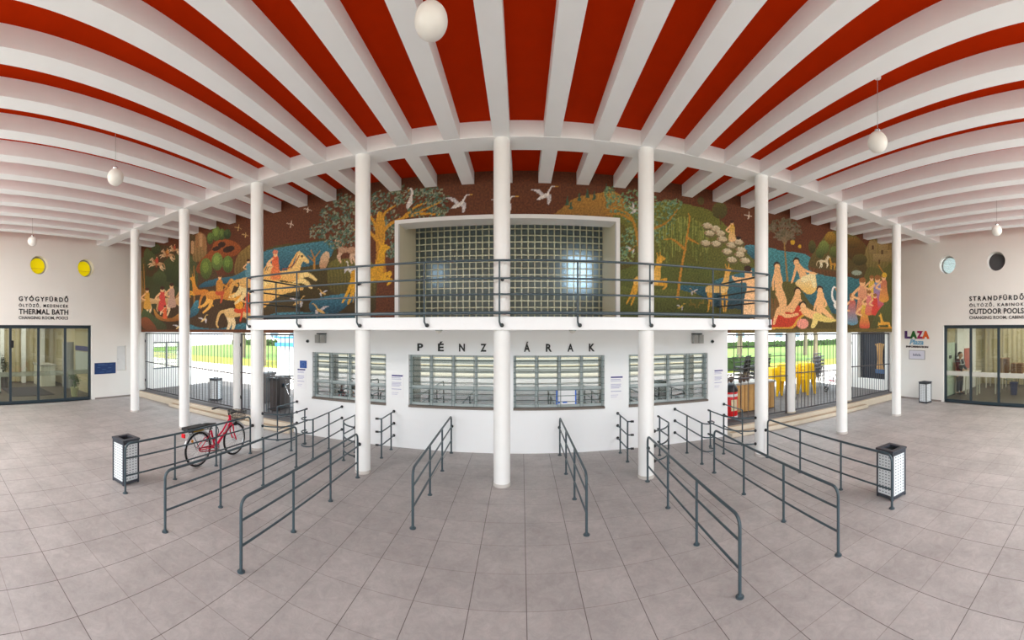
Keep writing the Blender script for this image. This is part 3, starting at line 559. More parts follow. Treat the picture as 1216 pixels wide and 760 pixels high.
    for a in np.linspace(-2.6, -.5, 9):   # palm
        x, y = 140+80*math.cos(a), 250+100*math.sin(a); p.line(D([(145, 270), ((145+x)/2-6, (265+y)/2-14), (x, y)]), 1.3, .6, (128, 106, 78)); p.leaves([D([(x, y)])[0]+(6, 5), D([((140+x)/2, (260+y)/2)])[0]+(5, 4)], 12, 2.2, [(120, 104, 84), (104, 92, 66), (92, 84, 60)])
    p.line(D([(158, 480), (150, 380), (140, 260)]), 2.6, 1.4, (150, 116, 60)); p.ell(*D([(185, 258)])[0], 2.8, 2.8, (206, 160, 40)); p.ell(*D([(222, 280)])[0], 2, 2, (206, 160, 40))
    p.poly(D([(30, 560), (90, 480), (200, 470), (250, 540), (300, 600), (420, 640), (560, 640), (620, 600), (720, 540), (720, 745), (20, 745)]), (98, 92, 40), (84, 70, 34), True, grass)
    p.poly(D([(560, 460), (590, 390), (660, 400), (720, 380), (720, 640), (600, 660), (560, 600)]), (104, 98, 46), (84, 80, 36), True, grass)
    for x in (60, 75, 92, 108): p.line(D([(x, 560), (x+2, 680)]), 2.6, 2.6, (120, 84, 44))
    p.poly(D([(60, 700), (110, 620), (180, 590), (250, 610), (230, 660), (180, 720), (60, 725)]), (206, 68, 38), (190, 56, 34)); p.line(D([(60, 715), (175, 712), (215, 665), (250, 640)]), 3, 2.4, (216, 160, 56))
    def limb(q, w0, w1, c=SK): p.line(D(q), w0/4.47, w1/4.47, c)
    def head(x, y, r=17, hair=(60, 34, 24)): q = D([(x, y)])[0]; p.ell(q[0]-.3, q[1]-1, r/4.47*1.05, r/4.47*1.15, hair); p.ell(q[0], q[1]+.9, r/4.47*.82, r/4.47*1.05, (238, 186, 130))
    # standing bather
    head(103, 385); limb([(103, 410), (105, 450), (110, 500), (125, 540)], 34, 40); limb([(120, 530), (140, 570), (136, 620)], 36, 18); limb([(110, 530), (125, 580), (120, 640)], 34, 16); limb([(92, 425), (80, 470), (82, 510)], 14, 10); limb([(115, 425), (125, 470), (112, 510)], 14, 10)
    # seated with white cloth
    p.poly(D([(200, 470), (260, 430), (300, 425), (310, 460), (310, 510), (270, 535), (220, 500)]), (234, 214, 160), (226, 176, 84)); head(205, 362); limb([(212, 385), (232, 415), (245, 450)], 34, 40); limb([(200, 400), (190, 440), (180, 470)], 14, 10); limb([(240, 400), (270, 415), (310, 425)], 13, 9); limb([(245, 455), (285, 445), (300, 490)], 34, 18, (234, 214, 160))
    # reclining on red cloth
    head(212, 520, 18); limb([(210, 545), (195, 580), (175, 610)], 36, 42); limb([(180, 615), (120, 610), (100, 640), (85, 690)], 34, 12); limb([(170, 610), (130, 620), (150, 650), (210, 640)], 30, 14); limb([(222, 560), (240, 600), (225, 620)], 14, 10)
    # kneeling with green cloak
    p.poly(D([(335, 540), (365, 580), (400, 650), (410, 670), (350, 660)]), (130, 130, 66), (110, 108, 50)); head(330, 512); limb([(332, 535), (332, 575), (330, 610)], 36, 42); limb([(320, 550), (305, 590), (300, 615)], 13, 10); limb([(335, 610), (370, 640), (400, 668)], 32, 14); limb([(345, 550), (362, 590), (335, 610)], 13, 10)
    # lying in front
    head(240, 595, 18, (40, 26, 22)); limb([(250, 622), (280, 640), (320, 650)], 40, 46); limb([(310, 650), (300, 690), (290, 705)], 36, 18, (226, 200, 120)); limb([(320, 655), (370, 670), (410, 672)], 40, 12, (222, 196, 112)); q = D([(238, 690)])[0]; p.ell(q[0], q[1], 7, 6, (232, 150, 130))
    p.line(D([(418, 585), (398, 560), (394, 525), (402, 496), (413, 500)]), 2.6, 1.7, (226, 222, 212)); p.ell(*D([(424, 590)])[0], 5, 5.5, (226, 222, 212)); p.line(D([(413, 500), (416, 516)]), 1.3, .6, (206, 130, 50))
    # robed women and lamb
    for (x, y, k_, c, sk) in ((500, 690, 38, (206, 96, 70), (98, 150, 170)), (555, 640, 46, (224, 160, 120), (206, 120, 90)), (565, 710, 36, (222, 190, 70), (206, 70, 60)), (604, 560, 30, (214, 170, 70), (222, 190, 60)), (635, 610, 42, (120, 146, 190), (206, 66, 52)), (668, 570, 34, (196, 110, 90), (216, 150, 60)), (590, 640, 30, (220, 130, 130), (214, 110, 70)), (622, 640, 26, (206, 66, 52), (206, 66, 52))):
        q = D([(x, y)])[0]; p.figure(q[0], q[1], k_, c, skirt=sk, hair=(150, 96, 50))
    p.poly(D([(600, 700), (640, 620), (700, 560), (720, 560), (720, 720), (620, 730)]), (96, 104, 56), (84, 78, 36), True, grass); q = D([(675, 690)])[0]; p.deer(q[0], q[1], 11, True, (226, 170, 66), (214, 150, 50), True); p.line(D([(640, 720), (720, 716)]), 4, 4, (206, 140, 40)); p.line(D([(640, 380), (680, 440)]), 1.4, 1, OC); p.ell(*D([(672, 432)])[0], 3, 3, (216, 170, 50))
    p.poly([(165, 391.5), (300, 391), (345, 391), (345, 400), (165, 400)], (98, 56, 30), None, False); p.poly([(868, 391), (1062, 390), (1062, 400), (868, 400)], (104, 88, 42), None, False)
    t = thing('mural', 'long wall painting of riders, animals, trees and bathers on a brown ground', 'mural', (-.3, 8.385, 2.575))
    p.build('painted_scene', t, mural_mat())
paint_mural()
# ------------------------------------------------------------------ queue railings
def rail_run(pts, z, r): return MB().tube([(x, y, z) for x, y in pts], r)
def post_at(p, parent, top=.8, r=.0175, flange=True):
    x, y = p; o = MB().tube([(x, y, 0), (x, y, top)], r, 10).build('post', STEEL, parent)
    if flange: MB().lathe([(.04, 0), (.04, .008), (.024, .014), (.022, .03)], (x, y, 0), 16).build('foot_flange', STEEL, o)
    return o
def queue_railing(label, far, near, n=4, ball=None, rounded_far=True):
    """far end (towards the columns), near end (towards the viewer); the top rail bends down into the end posts"""
    fx, fy = far; nx, ny = near; t = thing('queue_railing', label, 'railing', ((fx+nx)/2, (fy+ny)/2, 0), group='long queue railings on the tiles')
    d = Vector((nx-fx, ny-fy, 0)).normalized(); R = .1; P = []
    f, q = Vector((fx, fy, 0)), Vector((nx, ny, 0))
    P += [f] + [f+d*(R-R*math.cos(a))+Vector((0, 0, .8-R+R*math.sin(a))) for a in (0, PI/8, PI/4, 3*PI/8, PI/2)]
    P += [q-d*(R-R*math.cos(a))+Vector((0, 0, .8-R+R*math.sin(a))) for a in (PI/2, 3*PI/8, PI/4, PI/8, 0)] + [q]
    tr = MB().tube(P, .0185, 10).build('top_rail', STEEL, t)
    for e in (f, q): MB().lathe([(.044, 0), (.044, .01), (.025, .016), (.023, .03)], tuple(e), 16).build('foot_flange', STEEL, tr)
    for z in (.56, .28): MB().tube([f+Vector((0, 0, z)), q+Vector((0, 0, z))], .0145, 8).build('rail', STEEL, t)
    for i in range(1, n-1):
        p = f+(q-f)*i/(n-1); post_at((p.x, p.y), t, .8)
    if ball:
        b = MB().tube([f+Vector((0, 0, .56)), Vector(ball)], .0135).sphere(tuple(Vector(ball)*.75+(f+Vector((0, 0, .56)))*.25), .034, 12, 8); b.build('end_ball', BALL, t)
    return t
QR = [('leftmost long queue railing, with the red bicycle behind it', (-5.34, 6.17), (-5.33, 3.11), 4, (XC[2], 6.37, .56)),
      ('second long queue railing from left, in front of the bicycle', (-4.09, 6.08), (-4.02, 2.95), 4, None),
      ('third long queue railing from left, ending at the column left of the letter P', (-2.85, 6.2), (-2.80, 3.08), 4, (XC[3], 6.37, .56)),
      ('queue railing left of the middle column, pointing to the letter P window', (-1.50, 8.05), (-1.43, 4.87), 4, (-1.5, 8.14, .56)),
      ('queue railing right of the middle column, pointing to the letter A window', (.815, 8.0), (.84, 4.84), 4, (.815, 8.14, .56)),
      ('third long queue railing from right, nearest to the viewer', (2.17, 6.28), (2.05, 3.16), 4, (XC[6], 6.37, .56)),
      ('second long queue railing from right, between the big front railing and the bin', (3.43, 6.16), (3.31, 3.0), 4, None),
      ('rightmost long queue railing, ending at the right tall bin', (4.77, 6.29), (4.67, 3.16), 4, (XC[7-1+0]+.0, 6.40, .56))]
QR[5] = QR[5][:4]+((XC[5], 6.37, .56),); QR[7] = QR[7][:4]+((XC[6], 6.37, .56),)
for a in QR: queue_railing(*a)
def wall_stub(label, x, ys, posts, prong=0, xn=None):
    t = thing('wall_railing', label, 'railing', (x, (ys[0]+ys[1])/2, 0), group='short railings fixed to the ticket wall')
    xn = x if xn is None else xn
    for z in (.81, .54, .265):
        P = [(x, ys[0], z), (xn, ys[1], z)]
        if prong: P.append((xn+prong, ys[1]-.02, z))
        r = MB().tube(P, .0145).build('rail', STEEL, t)
        MB().sphere((x, ys[0]-.02, z), .034, 12, 8).build('end_ball', BALL, r)
        if prong: MB().tube([(xn+prong*.6, ys[1]-.012, z), (xn+prong*1.25, ys[1]-.022, z)], .022).build('end_grip', BALL, r)
    for y in posts: post_at((x+(xn-x)*(ys[0]-y)/(ys[0]-ys[1]), y), t, .81, .017)
    return t
wall_stub('short wall railing between the two left ticket windows', -2.83, (8.14, 7.34), (7.93, 7.34), -.1)
wall_stub('short wall railing between the two right ticket windows', 2.11, (8.14, 7.34), (7.91, 7.34), .1)
for (sx, xa, xb, lb) in ((-1, -4.15, -4.08, 'left'), (1, 3.48, 3.44, 'right')):
    t = wall_stub('long wall railing with looped end, below the outer %s ticket window' % lb, xa, (8.14, 6.68), (7.42, 6.68), 0, xb)
    for z in (.81, .54, .265):
        MB().tube([(xb, 6.68, z)]+arc((xb+.13*(-1 if sx < 0 else 1), 6.68), .13, (0 if sx < 0 else PI), (PI*1.25 if sx < 0 else PI-PI*1.25), 10, lambda a, b_: (a, 2*6.68-b_-0*b_, z)), .0135).build('loop_end', STEEL, t)
def arc_barrier(label, x, y0, y1, col):
    """rails from a post to a corner and then curved to the column"""
    t = thing('curved_railing', label, 'railing', (x, y1, 0), group='curved railings joining the columns')
    for z in (.81, .54, .265):
        cx, cy = col; P = [(x, y0+.07, z), (x, y1, z)]; mid = (x+(cx-x)*.35, cy+(y1-cy)*.08)
        for k in range(1, 9):
            s = k/8; P.append(((1-s)**2*x+2*s*(1-s)*mid[0]+s*s*cx, (1-s)**2*y1+2*s*(1-s)*mid[1]+s*s*cy, z))
        r = MB().tube(P, .0145).build('rail', STEEL, t)
        MB().sphere(P[-1], .032, 10, 8).build('end_ball', BALL, r); MB().tube([(x, y0+.02, z), (x, y0+.1, z)], .022).build('end_grip', BALL, r)
    post_at((x, y0), t, .81, .017); post_at((x, y1), t, .81, .017)
arc_barrier('curved railing from column to post beside the outer left ticket window', -3.48, 7.45, 6.89, (XC[3]-.16, 6.5))
arc_barrier('curved railing joining the column in front of the bicycle', -4.75, 7.41, 6.86, (XC[2]+.16, 6.5))
arc_barrier('curved railing from column to post below the outer right ticket window', 2.86, 7.5, 7.0, (XC[5]+.16, 6.5))
arc_barrier('curved railing joining the column near the red bin', 4.13, 7.6, 7.0, (XC[6]-.16, 6.5))
wall_stub('short wall railing at the left corner of the ticket office', -5.45, (8.14, 7.29), (7.29,), 0)
wall_stub('short wall railing at the right corner of the ticket office', 4.80, (8.14, 7.29), (7.29,), 0)

# ------------------------------------------------------------------ litter bins with perforated panels
def perf_mat():
    m = bpy.data.materials.new('perforated white sheet'); m.use_nodes = True; n, l = m.node_tree.nodes, m.node_tree.links; b = n['Principled BSDF']; b.inputs['Roughness'].default_value = .45
    tc = n.new('ShaderNodeTexCoord'); sp = n.new('ShaderNodeSeparateXYZ'); l.new(tc.outputs['Object'], sp.inputs[0])
    ad = n.new('ShaderNodeMath'); ad.operation = 'ADD'; l.new(sp.outputs[0], ad.inputs[0]); l.new(sp.outputs[1], ad.inputs[1])
    def cell(src, per, lo):
        d = n.new('ShaderNodeMath'); d.operation = 'DIVIDE'; d.inputs[1].default_value = per; l.new(src, d.inputs[0])
        f = n.new('ShaderNodeMath'); f.operation = 'FRACT'; l.new(d.outputs[0], f.inputs[0])
        g = n.new('ShaderNodeMath'); g.operation = 'LESS_THAN'; g.inputs[1].default_value = lo; l.new(f.outputs[0], g.inputs[0]); return g
    a = cell(ad.outputs[0], .062, .45); c = cell(sp.outputs[2], .046, .32)
    mu = n.new('ShaderNodeMath'); mu.operation = 'MULTIPLY'; l.new(a.outputs[0], mu.inputs[0]); l.new(c.outputs[0], mu.inputs[1])
    mx = n.new('ShaderNodeMix'); mx.data_type = 'RGBA'; mx.inputs[6].default_value = lin((222, 226, 228)); mx.inputs[7].default_value = lin((96, 104, 112)); l.new(mu.outputs[0], mx.inputs[0]); l.new(mx.outputs[2], b.inputs['Base Color'])
    return m
PERF = perf_mat(); BINF = mat('bin frame', (58, 62, 70), .45, vary=.05, scale=20)
def make_bin(label):
    t = thing('litter_bin', label, 'bin', (0, 0, 0), group='square perforated litter bins'); s, h = .155, .74
    f = MB()
    for sx in (-1, 1):
        for sy in (-1, 1): f.box(sx*s-.013, sx*s+.013, sy*s-.013, sy*s+.013, 0, h)
    for z in (.02, h-.05):
        for sg in (-1, 1): f.box(-s+.02, s-.02, sg*s-.015, sg*s+.015, z, z+.04).box(sg*s-.015, sg*s+.015, -s+.02, s-.02, z, z+.04)
    f.build('frame', BINF, t)
    for (a, b_) in ((0, -1), (0, 1), (-1, 0), (1, 0)):
        m_ = MB()
        if b_: m_.box(-s+.013, s-.013, b_*(s-.004)-.004, b_*(s-.004)+.004, .06, h-.05)
        else: m_.box(a*(s-.004)-.004, a*(s-.004)+.004, -s+.013, s-.013, .06, h-.05)
        m_.build('side_panel', PERF, t)
    c = MB(); o_, i_ = .178, .10
    for sg in (-1, 1): c.box(-o_, o_, sg*(o_+i_)/2-(o_-i_)/2, sg*(o_+i_)/2+(o_-i_)/2, h, h+.03).box(sg*(o_+i_)/2-(o_-i_)/2, sg*(o_+i_)/2+(o_-i_)/2, -i_, i_, h, h+.03)
    c.build('top_collar', BINF, t); MB().lathe([(.09, .3), (.128, .735), (.118, .735), (.08, .32)], (0, 0, 0), 24).build('liner', BLACKP, t)
    return t
b0 = make_bin('white perforated litter bin at the front end of the leftmost railing'); b0.location = (-5.76, 3.37, 0); b0.rotation_euler.z = .08
again(b0, (5.05, 3.43, 0), -.08, 'white perforated litter bin at the front end of the rightmost railing')
again(b0, (12.15, 6.75, 0), -.1, 'white litter bin standing against the right wall under the coloured sign')
again(b0, (-9.6, 9.25, .2), .2, 'litter bin behind the bars on the left terrace')

# ------------------------------------------------------------------ red bicycle behind the leftmost railing
def make_bike(label):
    t = thing('bicycle', label, 'bicycle', (0, 0, 0)); BR = mat('raspberry red enamel', (216, 30, 66), .3, vary=.03); R = .335
    def wheel(y):
        w = MB().tube(arc((y, R), R-.018, 0, 2*PI, 48, lambda a, b_: (0, a, b_))[:-1], .018, 8, True).build('wheel', RUBBER, t)
        MB().tube(arc((y, R), R-.045, 0, 2*PI, 48, lambda a, b_: (0, a, b_))[:-1], .011, 6, True).build('rim', CHROME, w)
        s = MB()
        for k in range(28): a = 2*PI*k/28; s.tube([(.02*(-1)**k, y+.02*math.cos(a+.6), R+.02*math.sin(a+.6)), (0, y+(R-.05)*math.cos(a), R+(R-.05)*math.sin(a))], .0016, 4)
        s.build('spoke_lacing', CHROME, w); MB().lathe([(.024, -.045), (.024, .045)], (0, y, R), 14, 'X').build('hub', CHROME, w)
        return w
    wheel(-.515); wheel(.515)
    hd0, hd1, bb, st = (0, .36, .86), (0, .42, .66), (0, -.06, .29), (0, -.17, .64)
    f = MB().tube([hd0, hd1], .026, 10).tube([(0, .4, .70), (0, .2, .50), (0, .02, .34), bb], .027, 10).tube([(0, .37, .80), (0, .15, .56), (0, -.09, .42)], .018, 8).tube([bb, st], .021, 8).lathe([(.04, -.05), (.04, .05)], bb, 16, 'X')
    for s in (-1, 1): f.tube([(s*.03, -.08, .29), (s*.06, -.515, R)], .011, 6).tube([(s*.02, -.17, .62), (s*.06, -.515, R)], .009, 6)
    f.build('frame', BR, t)
    k = MB()
    for s in (-1, 1): k.tube([(s*.045, .425, .65), (s*.055, .44, .5), (s*.05, .515, R)], .014, 8)
    k.tube([(-.05, .425, .65), (.05, .425, .65)], .018, 8); k.build('fork', BR, t)
    for y, a0, a1 in ((-.515, .15, 2.9), (.515, .55, 2.7)): MB().tube(arc((y, R), R+.02, a0, a1, 18, lambda a, b_: (0, a, b_)), .022, 6).build('mudguard', mat('silver mudguard', (190, 190, 192), .35, .6, vary=0), t)
    hb = MB().tube([(0, .35, .86), (0, .35, .99)], .013).tube([(-.27, .22, .99), (-.25, .3, 1.0), (-.1, .35, .99), (.1, .35, .99), (.25, .3, 1.0), (.27, .22, .99)], .013).build('handlebar', BLACKP, t)
    for s in (-1, 1): MB().tube([(s*.27, .23, .99), (s*.275, .12, .985)], .019).build('grip', BLACKP, hb)
    MB().tube([st, (0, -.19, .74)], .014).build('seat_post', CHROME, t)
    sd = MB(); sd.tube([(0, -.36, .86), (0, -.28, .875), (0, -.16, .87), (0, -.04, .86)], [.085, .095, .05, .024], 12); sd.v = [(x, y, .765+(z-.862)*.42) for x, y, z in sd.v]; sd.build('saddle', BLACKP, t)
    rk = MB()
    for s in (-1, 1): rk.tube([(s*.06, -.18, .70), (s*.06, -.80, .72)], .008, 6).tube([(s*.06, -.72, .72), (s*.06, -.515, R)], .006, 6)
    for q in range(4): rk.tube([(-.06, -.3-.14*q, .715), (.06, -.3-.14*q, .715)], .006, 6)
    rk.build('rear_rack', BLACKP, t); MB().box(-.10, .10, -.86, -.36, .735, .80).build('rack_pad', mat('black vinyl', (30, 32, 33), .6), t, bevel=.02)
    MB().box(-.075, .075, -.68, -.42, .70, .722).build('strap', mat('mustard webbing', (150, 120, 30), .7), t)
    MB().box(-.045, .045, -.90, -.865, .62, .70).build('tail_light', mat('red lens', (226, 30, 40), .25, vary=0), t, bevel=.008); MB().lathe([(.028, -.006), (.028, .006)], (-.05, -.62, .5), 12, 'X').build('reflector', mat('amber lens', (240, 150, 20), .3, vary=0), t)
    g = MB()
    for i in range(9): x = -.15+.3*i/8; g.tube([(x, .46, .92), (x*.8, .48, .72)], .0045, 4).tube([(x, .74, .92), (x*.8, .70, .72)], .003, 4).tube([(x*.8, .48, .72), (x*.8, .70, .72)], .003, 4)
    for i in range(8): y = .46+.28*i/7; g.tube([(-.15, y, .92), (-.12, y*.8+.12, .72)], .003, 4).tube([(.15, y, .92), (.12, y*.8+.12, .72)], .003, 4)
    for z, s in ((.92, 1), (.86, .94), (.79, .87)): g.tube([(-.15*s, .6-.14*s, z), (.15*s, .6-.14*s, z), (.15*s, .6+.14*s, z), (-.15*s, .6+.14*s, z)], .005, 5, True)
    g.build('front_basket', BLACKP, t)
    MB().lathe([(.035, -.015), (.05, .05)], (0, .50, .66), 14, 'Y').build('headlight', BLACKP, t)
    cr = MB().tube([(-.07, -.06, .29), (.07, -.06, .29)], .012).lathe([(.075, .055), (.075, .062)], bb, 24, 'X').tube([(.065, -.06, .29), (.075, .06, .17)], .011).tube([(-.065, -.06, .29), (-.075, -.18, .41)], .011).build('crank', CHROME, t)
    for p in ((.12, .06, .17), (-.12, -.18, .41)): MB().box(p[0]-.045, p[0]+.045, p[1]-.03, p[1]+.03, p[2]-.012, p[2]+.012).build('pedal', BLACKP, cr)
    MB().tube([(.06, -.5, R+.035), (.06, -.08, .355), (.06, -.02, .29), (.06, -.08, .235), (.06, -.5, R-.035), (.06, -.545, R)], .012, 6, True).build('chain_guard', mat('red chain guard', (176, 40, 62), .4), t)
    MB().tube([(-.04, -.25, .3), (-.17, -.2, .0)], .008).build('kickstand', CHROME, t)
    MB().tube(arc((.08, .62), .13, 0, 2*PI, 20, lambda a, b_: (.03, a-.2, b_-.02))[:-1], .009, 6, True).build('lock_cable', BLACKP, t)
    return t
bk = make_bike('red city bicycle with black basket parked behind the leftmost railing'); bk.location = (-5.55, 5.38, 0); bk.rotation_euler.z = .0

# ------------------------------------------------------------------ globe lamps
gl = None
for x, lb in ((-.753, 'white globe lamp at the top edge, nearest to the viewer'), (-10.66, 'white globe lamp farthest left, above the yellow portholes'), (-5.66, 'white globe lamp hanging at the left, before the beams'), (4.24, 'white globe lamp hanging at the right, before the beams'), (9.42, 'white globe lamp farthest right, above the portholes')):
    loc = (x, 3.11, 5.25)
    if gl is None:
        gl = thing('globe_lamp', lb, 'lamp', loc, group='white globe pendant lamps')
        MB().sphere(loc, .141, 32, 20).build('globe', GLOBE, gl); MB().tube([(x, 3.11, 5.39), (x, 3.11, 6.15)], .004, 6).build('cord', mat('grey cord', (170, 168, 166), .5), gl)
        MB().lathe([(.03, 0), (.045, -.02), (.04, -.05)], (x, 3.11, 5.43), 16).build('cap', CHROME, gl); MB().lathe([(.05, 6.14), (.05, 6.171)], (x, 3.11, 0), 16).build('ceiling_rose', WHITE, gl)
    else: again(gl, loc, label=lb)

# ------------------------------------------------------------------ small things on the ticket wall
def poster(x, z0, w, h, label, grp=None):
    t = thing('paper_notice', label, 'notice', (x, TY-.004, z0+h/2), group=grp); MB().box(x-w/2, x+w/2, TY-.008, TY, z0, z0+h).build('sheet', mat('white paper', (244, 244, 246), .7, vary=0), t)
    b = MB(); rows = [(.94, .05, .9), (.86, .025, .8), (.80, .02, .85), (.66, .022, .85), (.61, .022, .8), (.56, .022, .85), (.51, .022, .7), (.38, .03, .85), (.22, .015, .6), (.15, .015, .5)]
    hb = MB().box(x-w*.46, x+w*.44, TY-.011, TY-.008, z0+h*.91, z0+h*.97); hb.build('heading', mat('navy print', (58, 58, 130), .6, vary=.05), t)
    for (zz, th, ln) in rows[1:]: b.box(x-w*.46, x-w*.46+w*.92*ln, TY-.0105, TY-.008, z0+h*(zz-th), z0+h*zz)
    b.build('text_lines', mat('pale violet print', (176, 176, 206), .6, vary=.05), t); return t
poster(-5.32, 1.15, .26, .52, 'white notice under the small blue sign, left of the outer left ticket window')
poster(-2.755, 1.12, .29, .53, 'white notice with blue heading between the two left ticket windows')
poster(2.095, 1.10, .30, .54, 'white notice with blue heading between the two right ticket windows')
poster(4.66, 1.17, .26, .51, 'white notice right of the outer right ticket window')
t = thing('blue_sign', 'small square blue sign above the left notice', 'sign', (-5.27, TY-.004, 1.77)); MB().box(-5.37, -5.165, TY-.01, TY, 1.68, 1.87).build('plate', mat('sign blue', (32, 80, 158), .5, vary=.05), t)
b = MB()
for k in range(12): a = 2*PI*k/12; b.box(-5.267+.05*math.cos(a)-.005, -5.267+.05*math.cos(a)+.005, TY-.012, TY-.01, 1.775+.05*math.sin(a)-.005, 1.775+.05*math.sin(a)+.005)
b.build('star_ring', mat('pale print', (130, 160, 206), .5, vary=0), t)
for x, lb in ((-4.72, 'left'), (4.05, 'right')):
    t = thing('wall_speaker', 'grey double loudspeaker box under the balcony at the %s' % lb, 'loudspeaker', (x, TY-.06, 2.44), group='grey loudspeakers under the balcony')
    for s in (-1, 1): MB().taper((x+s*.07, TY-.07), (.06, .06), (.06, .06), 2.335, 2.535).build('grille_box', mat('grey speaker grille', (168, 168, 166), .7, vary=.15, scale=60), t)
    MB().tube([(x-.14, TY-.02, 2.56), (x+.14, TY-.02, 2.56)], .015).build('bracket', STEEL, t)
for x, lb in ((-5.13, 'left'), (4.48, 'right')):
    t = thing('security_camera', 'tiny black dome camera on the wall, %s of the loudspeaker' % lb, 'camera', (x, TY, 2.37)); MB().lathe([(.035, 0), (.035, -.03), (.03, -.05), (.012, -.07)], (x, TY, 2.37), 16, 'Y').build('dome', BALL, t); MB().lathe([(.045, 0), (.045, -.012)], (x, TY, 2.37), 16, 'Y').build('mount', FRAMEW, t)
for x, lb in ((-1.72, 'above the letter É'), (1.06, 'above the second plain letter A')):
    t = thing('dome_light', 'small round lamp under the balcony '+lb, 'lamp', (x, 7.8, 2.655)); MB().lathe([(.07, 2.654), (.07, 2.64), (.055, 2.60), (.02, 2.585)], (x, 7.8, 0), 20).build('diffuser', GLOBE, t); MB().lathe([(.078, 2.655), (.078, 2.64)], (x, 7.8, 0), 20).build('ring', FRAMEW, t)
# things behind the ticket glass
t = thing('framed_notice', 'white sheet with blue side bars behind the glass under the letter A', 'notice', (.98, 8.3, 1.2)); MB().box(.76, 1.2, 8.235, 8.24, 1.03, 1.34).build('sheet', MATS['white paper'], t)
for (a, c_, d_, e_) in ((.76, .785, 1.03, 1.34), (1.175, 1.2, 1.03, 1.34), (.80, .84, 1.05, 1.09), (.9, 1.0, 1.06, 1.09)): MB().box(a, c_, 8.232, 8.235, d_, e_).build('blue_bar', mat('bright blue print', (40, 110, 220), .5, vary=0), t)

t = thing('ticket_counter', 'long counter inside the ticket office behind the windows', 'counter', (-.3, 8.75, .05)); MB().box(-5.3, 4.65, 8.6, 8.95, .05, 1.1).build('front_panel', mat('counter panel', (150, 144, 134), .7), t); MB().box(-5.33, 4.68, 8.55, 9.0, 1.1, 1.14).build('worktop', SILL, t)
#POTS
# ------------------------------------------------------------------ writing on the side walls
def wall_line(s, y0, y1, z0, z1, side, label, bold=.02, m=INK, name='wall_lettering'):
    b = text_mb(s, bold=min(.03, bold*1.5), space=1.42 if ('Ő' in s and ',' not in s) else 1.4 if 'Ö' in s else 1.06); M = on_left(XL+.001, y0, z0) if side == 'L' else on_right(XR-.001, y1, z0)
    o = place_text(b, abs(y1-y0), z1-z0, M).build(name, m); return tag(o, label, 'lettering')
wall_line('GYÓGYFÜRDŐ', 3.31, 5.20, 3.685, 3.91, 'L', 'black wall lettering GYÓGYFÜRDŐ above the left glass doors', .025)
wall_line('ÖLTÖZŐ, MEDENCÉK', 3.31, 5.20, 3.46, 3.625, 'L', 'smaller black wall lettering ÖLTÖZŐ, MEDENCÉK, second line at left', .012)
wall_line('THERMAL BATH', 3.31, 5.20, 3.215, 3.41, 'L', 'black wall lettering THERMAL BATH above the left glass doors', .014)
wall_line('CHANGING ROOM, POOLS', 3.31, 5.19, 3.02, 3.15, 'L', 'small black wall lettering CHANGING ROOM, POOLS, lowest line at left', .01)
wall_line('STRANDFÜRDŐ', 3.17, 5.17, 3.685, 3.91, 'R', 'black wall lettering STRANDFÜRDŐ above the right glass doors', .025)
wall_line('ÖLTÖZŐ, KABINOK', 3.17, 5.17, 3.46, 3.625, 'R', 'smaller black wall lettering ÖLTÖZŐ, KABINOK, second line at right', .012)
wall_line('OUTDOOR POOLS', 3.17, 5.17, 3.215, 3.41, 'R', 'black wall lettering OUTDOOR POOLS above the right glass doors', .014)
wall_line('CHANGING ROOM, CABINS', 3.17, 5.17, 3.02, 3.15, 'R', 'small black wall lettering CHANGING ROOM, CABINS, lowest line at right', .01)
t = thing('coloured_sign', 'coloured LAZA lettering sign on the right wall above the small bin', 'sign', (XR, 7.35, 2.2))
for ch, ya, yb, c in (('L', 7.88, 7.62, (62, 12, 86)), ('A', 7.64, 7.32, (0, 88, 20)), ('Z', 7.34, 7.07, (150, 0, 84)), ('A', 7.10, 6.79, (206, 84, 4))):
    place_text(text_mb(ch, bold=.07), ya-yb, .30, on_right(XR-.002, ya, 2.32), .02).build('letter', mat('sign paint %d' % c[0], c, .5, vary=0), t)
b = text_mb('Plaza', bold=.03); sh = Matrix(((1, .25, 0, 0), (0, 1, 0, 0), (0, 0, 1, 0), (0, 0, 0, 1))); b.xf(sh)
place_text(b, .62, .20, on_right(XR-.002, 7.66, 2.09), .012).build('script_line', mat('pale blue script', (110, 160, 190), .5, vary=0), t)
place_text(text_mb('INFORMATION', bold=.05), .98, .075, on_right(XR-.002, 7.82, 1.975), .012).build('word_line', mat('dark brown print', (54, 30, 30), .5, vary=0), t)
t = thing('framed_plate', 'small grey framed plate under the coloured lettering sign', 'sign', (XR, 7.3, 1.72)); MB().box(XR-.015, XR, 7.0, 7.66, 1.55, 1.86).build('plate', mat('pale lilac plate', (206, 204, 216), .5, vary=.02), t)
b = MB()
for (a, c_, d, e) in ((6.98, 7.0, 1.53, 1.88), (7.66, 7.68, 1.53, 1.88), (7.0, 7.66, 1.53, 1.55), (7.0, 7.66, 1.86, 1.88)): b.box(XR-.02, XR, a, c_, d, e)
b.build('frame', mat('grey frame', (150, 148, 152), .5), t); b = MB()
for k in range(6): b.box(XR-.018, XR-.015, 7.16+.06*k, 7.2+.06*k, 1.66, 1.72+.03*(k % 2))
b.build('print', mat('grey print', (110, 110, 130), .5, vary=0), t)
t = thing('blue_sign', 'wide blue sign with faint map print on the left wall', 'sign', (XL, 6.74, 1.17)); MB().box(XL, XL+.012, 6.28, 7.2, .955, 1.385).build('plate', mat('deep sign blue', (12, 50, 104), .45, vary=.12, scale=9), t)
b = MB()
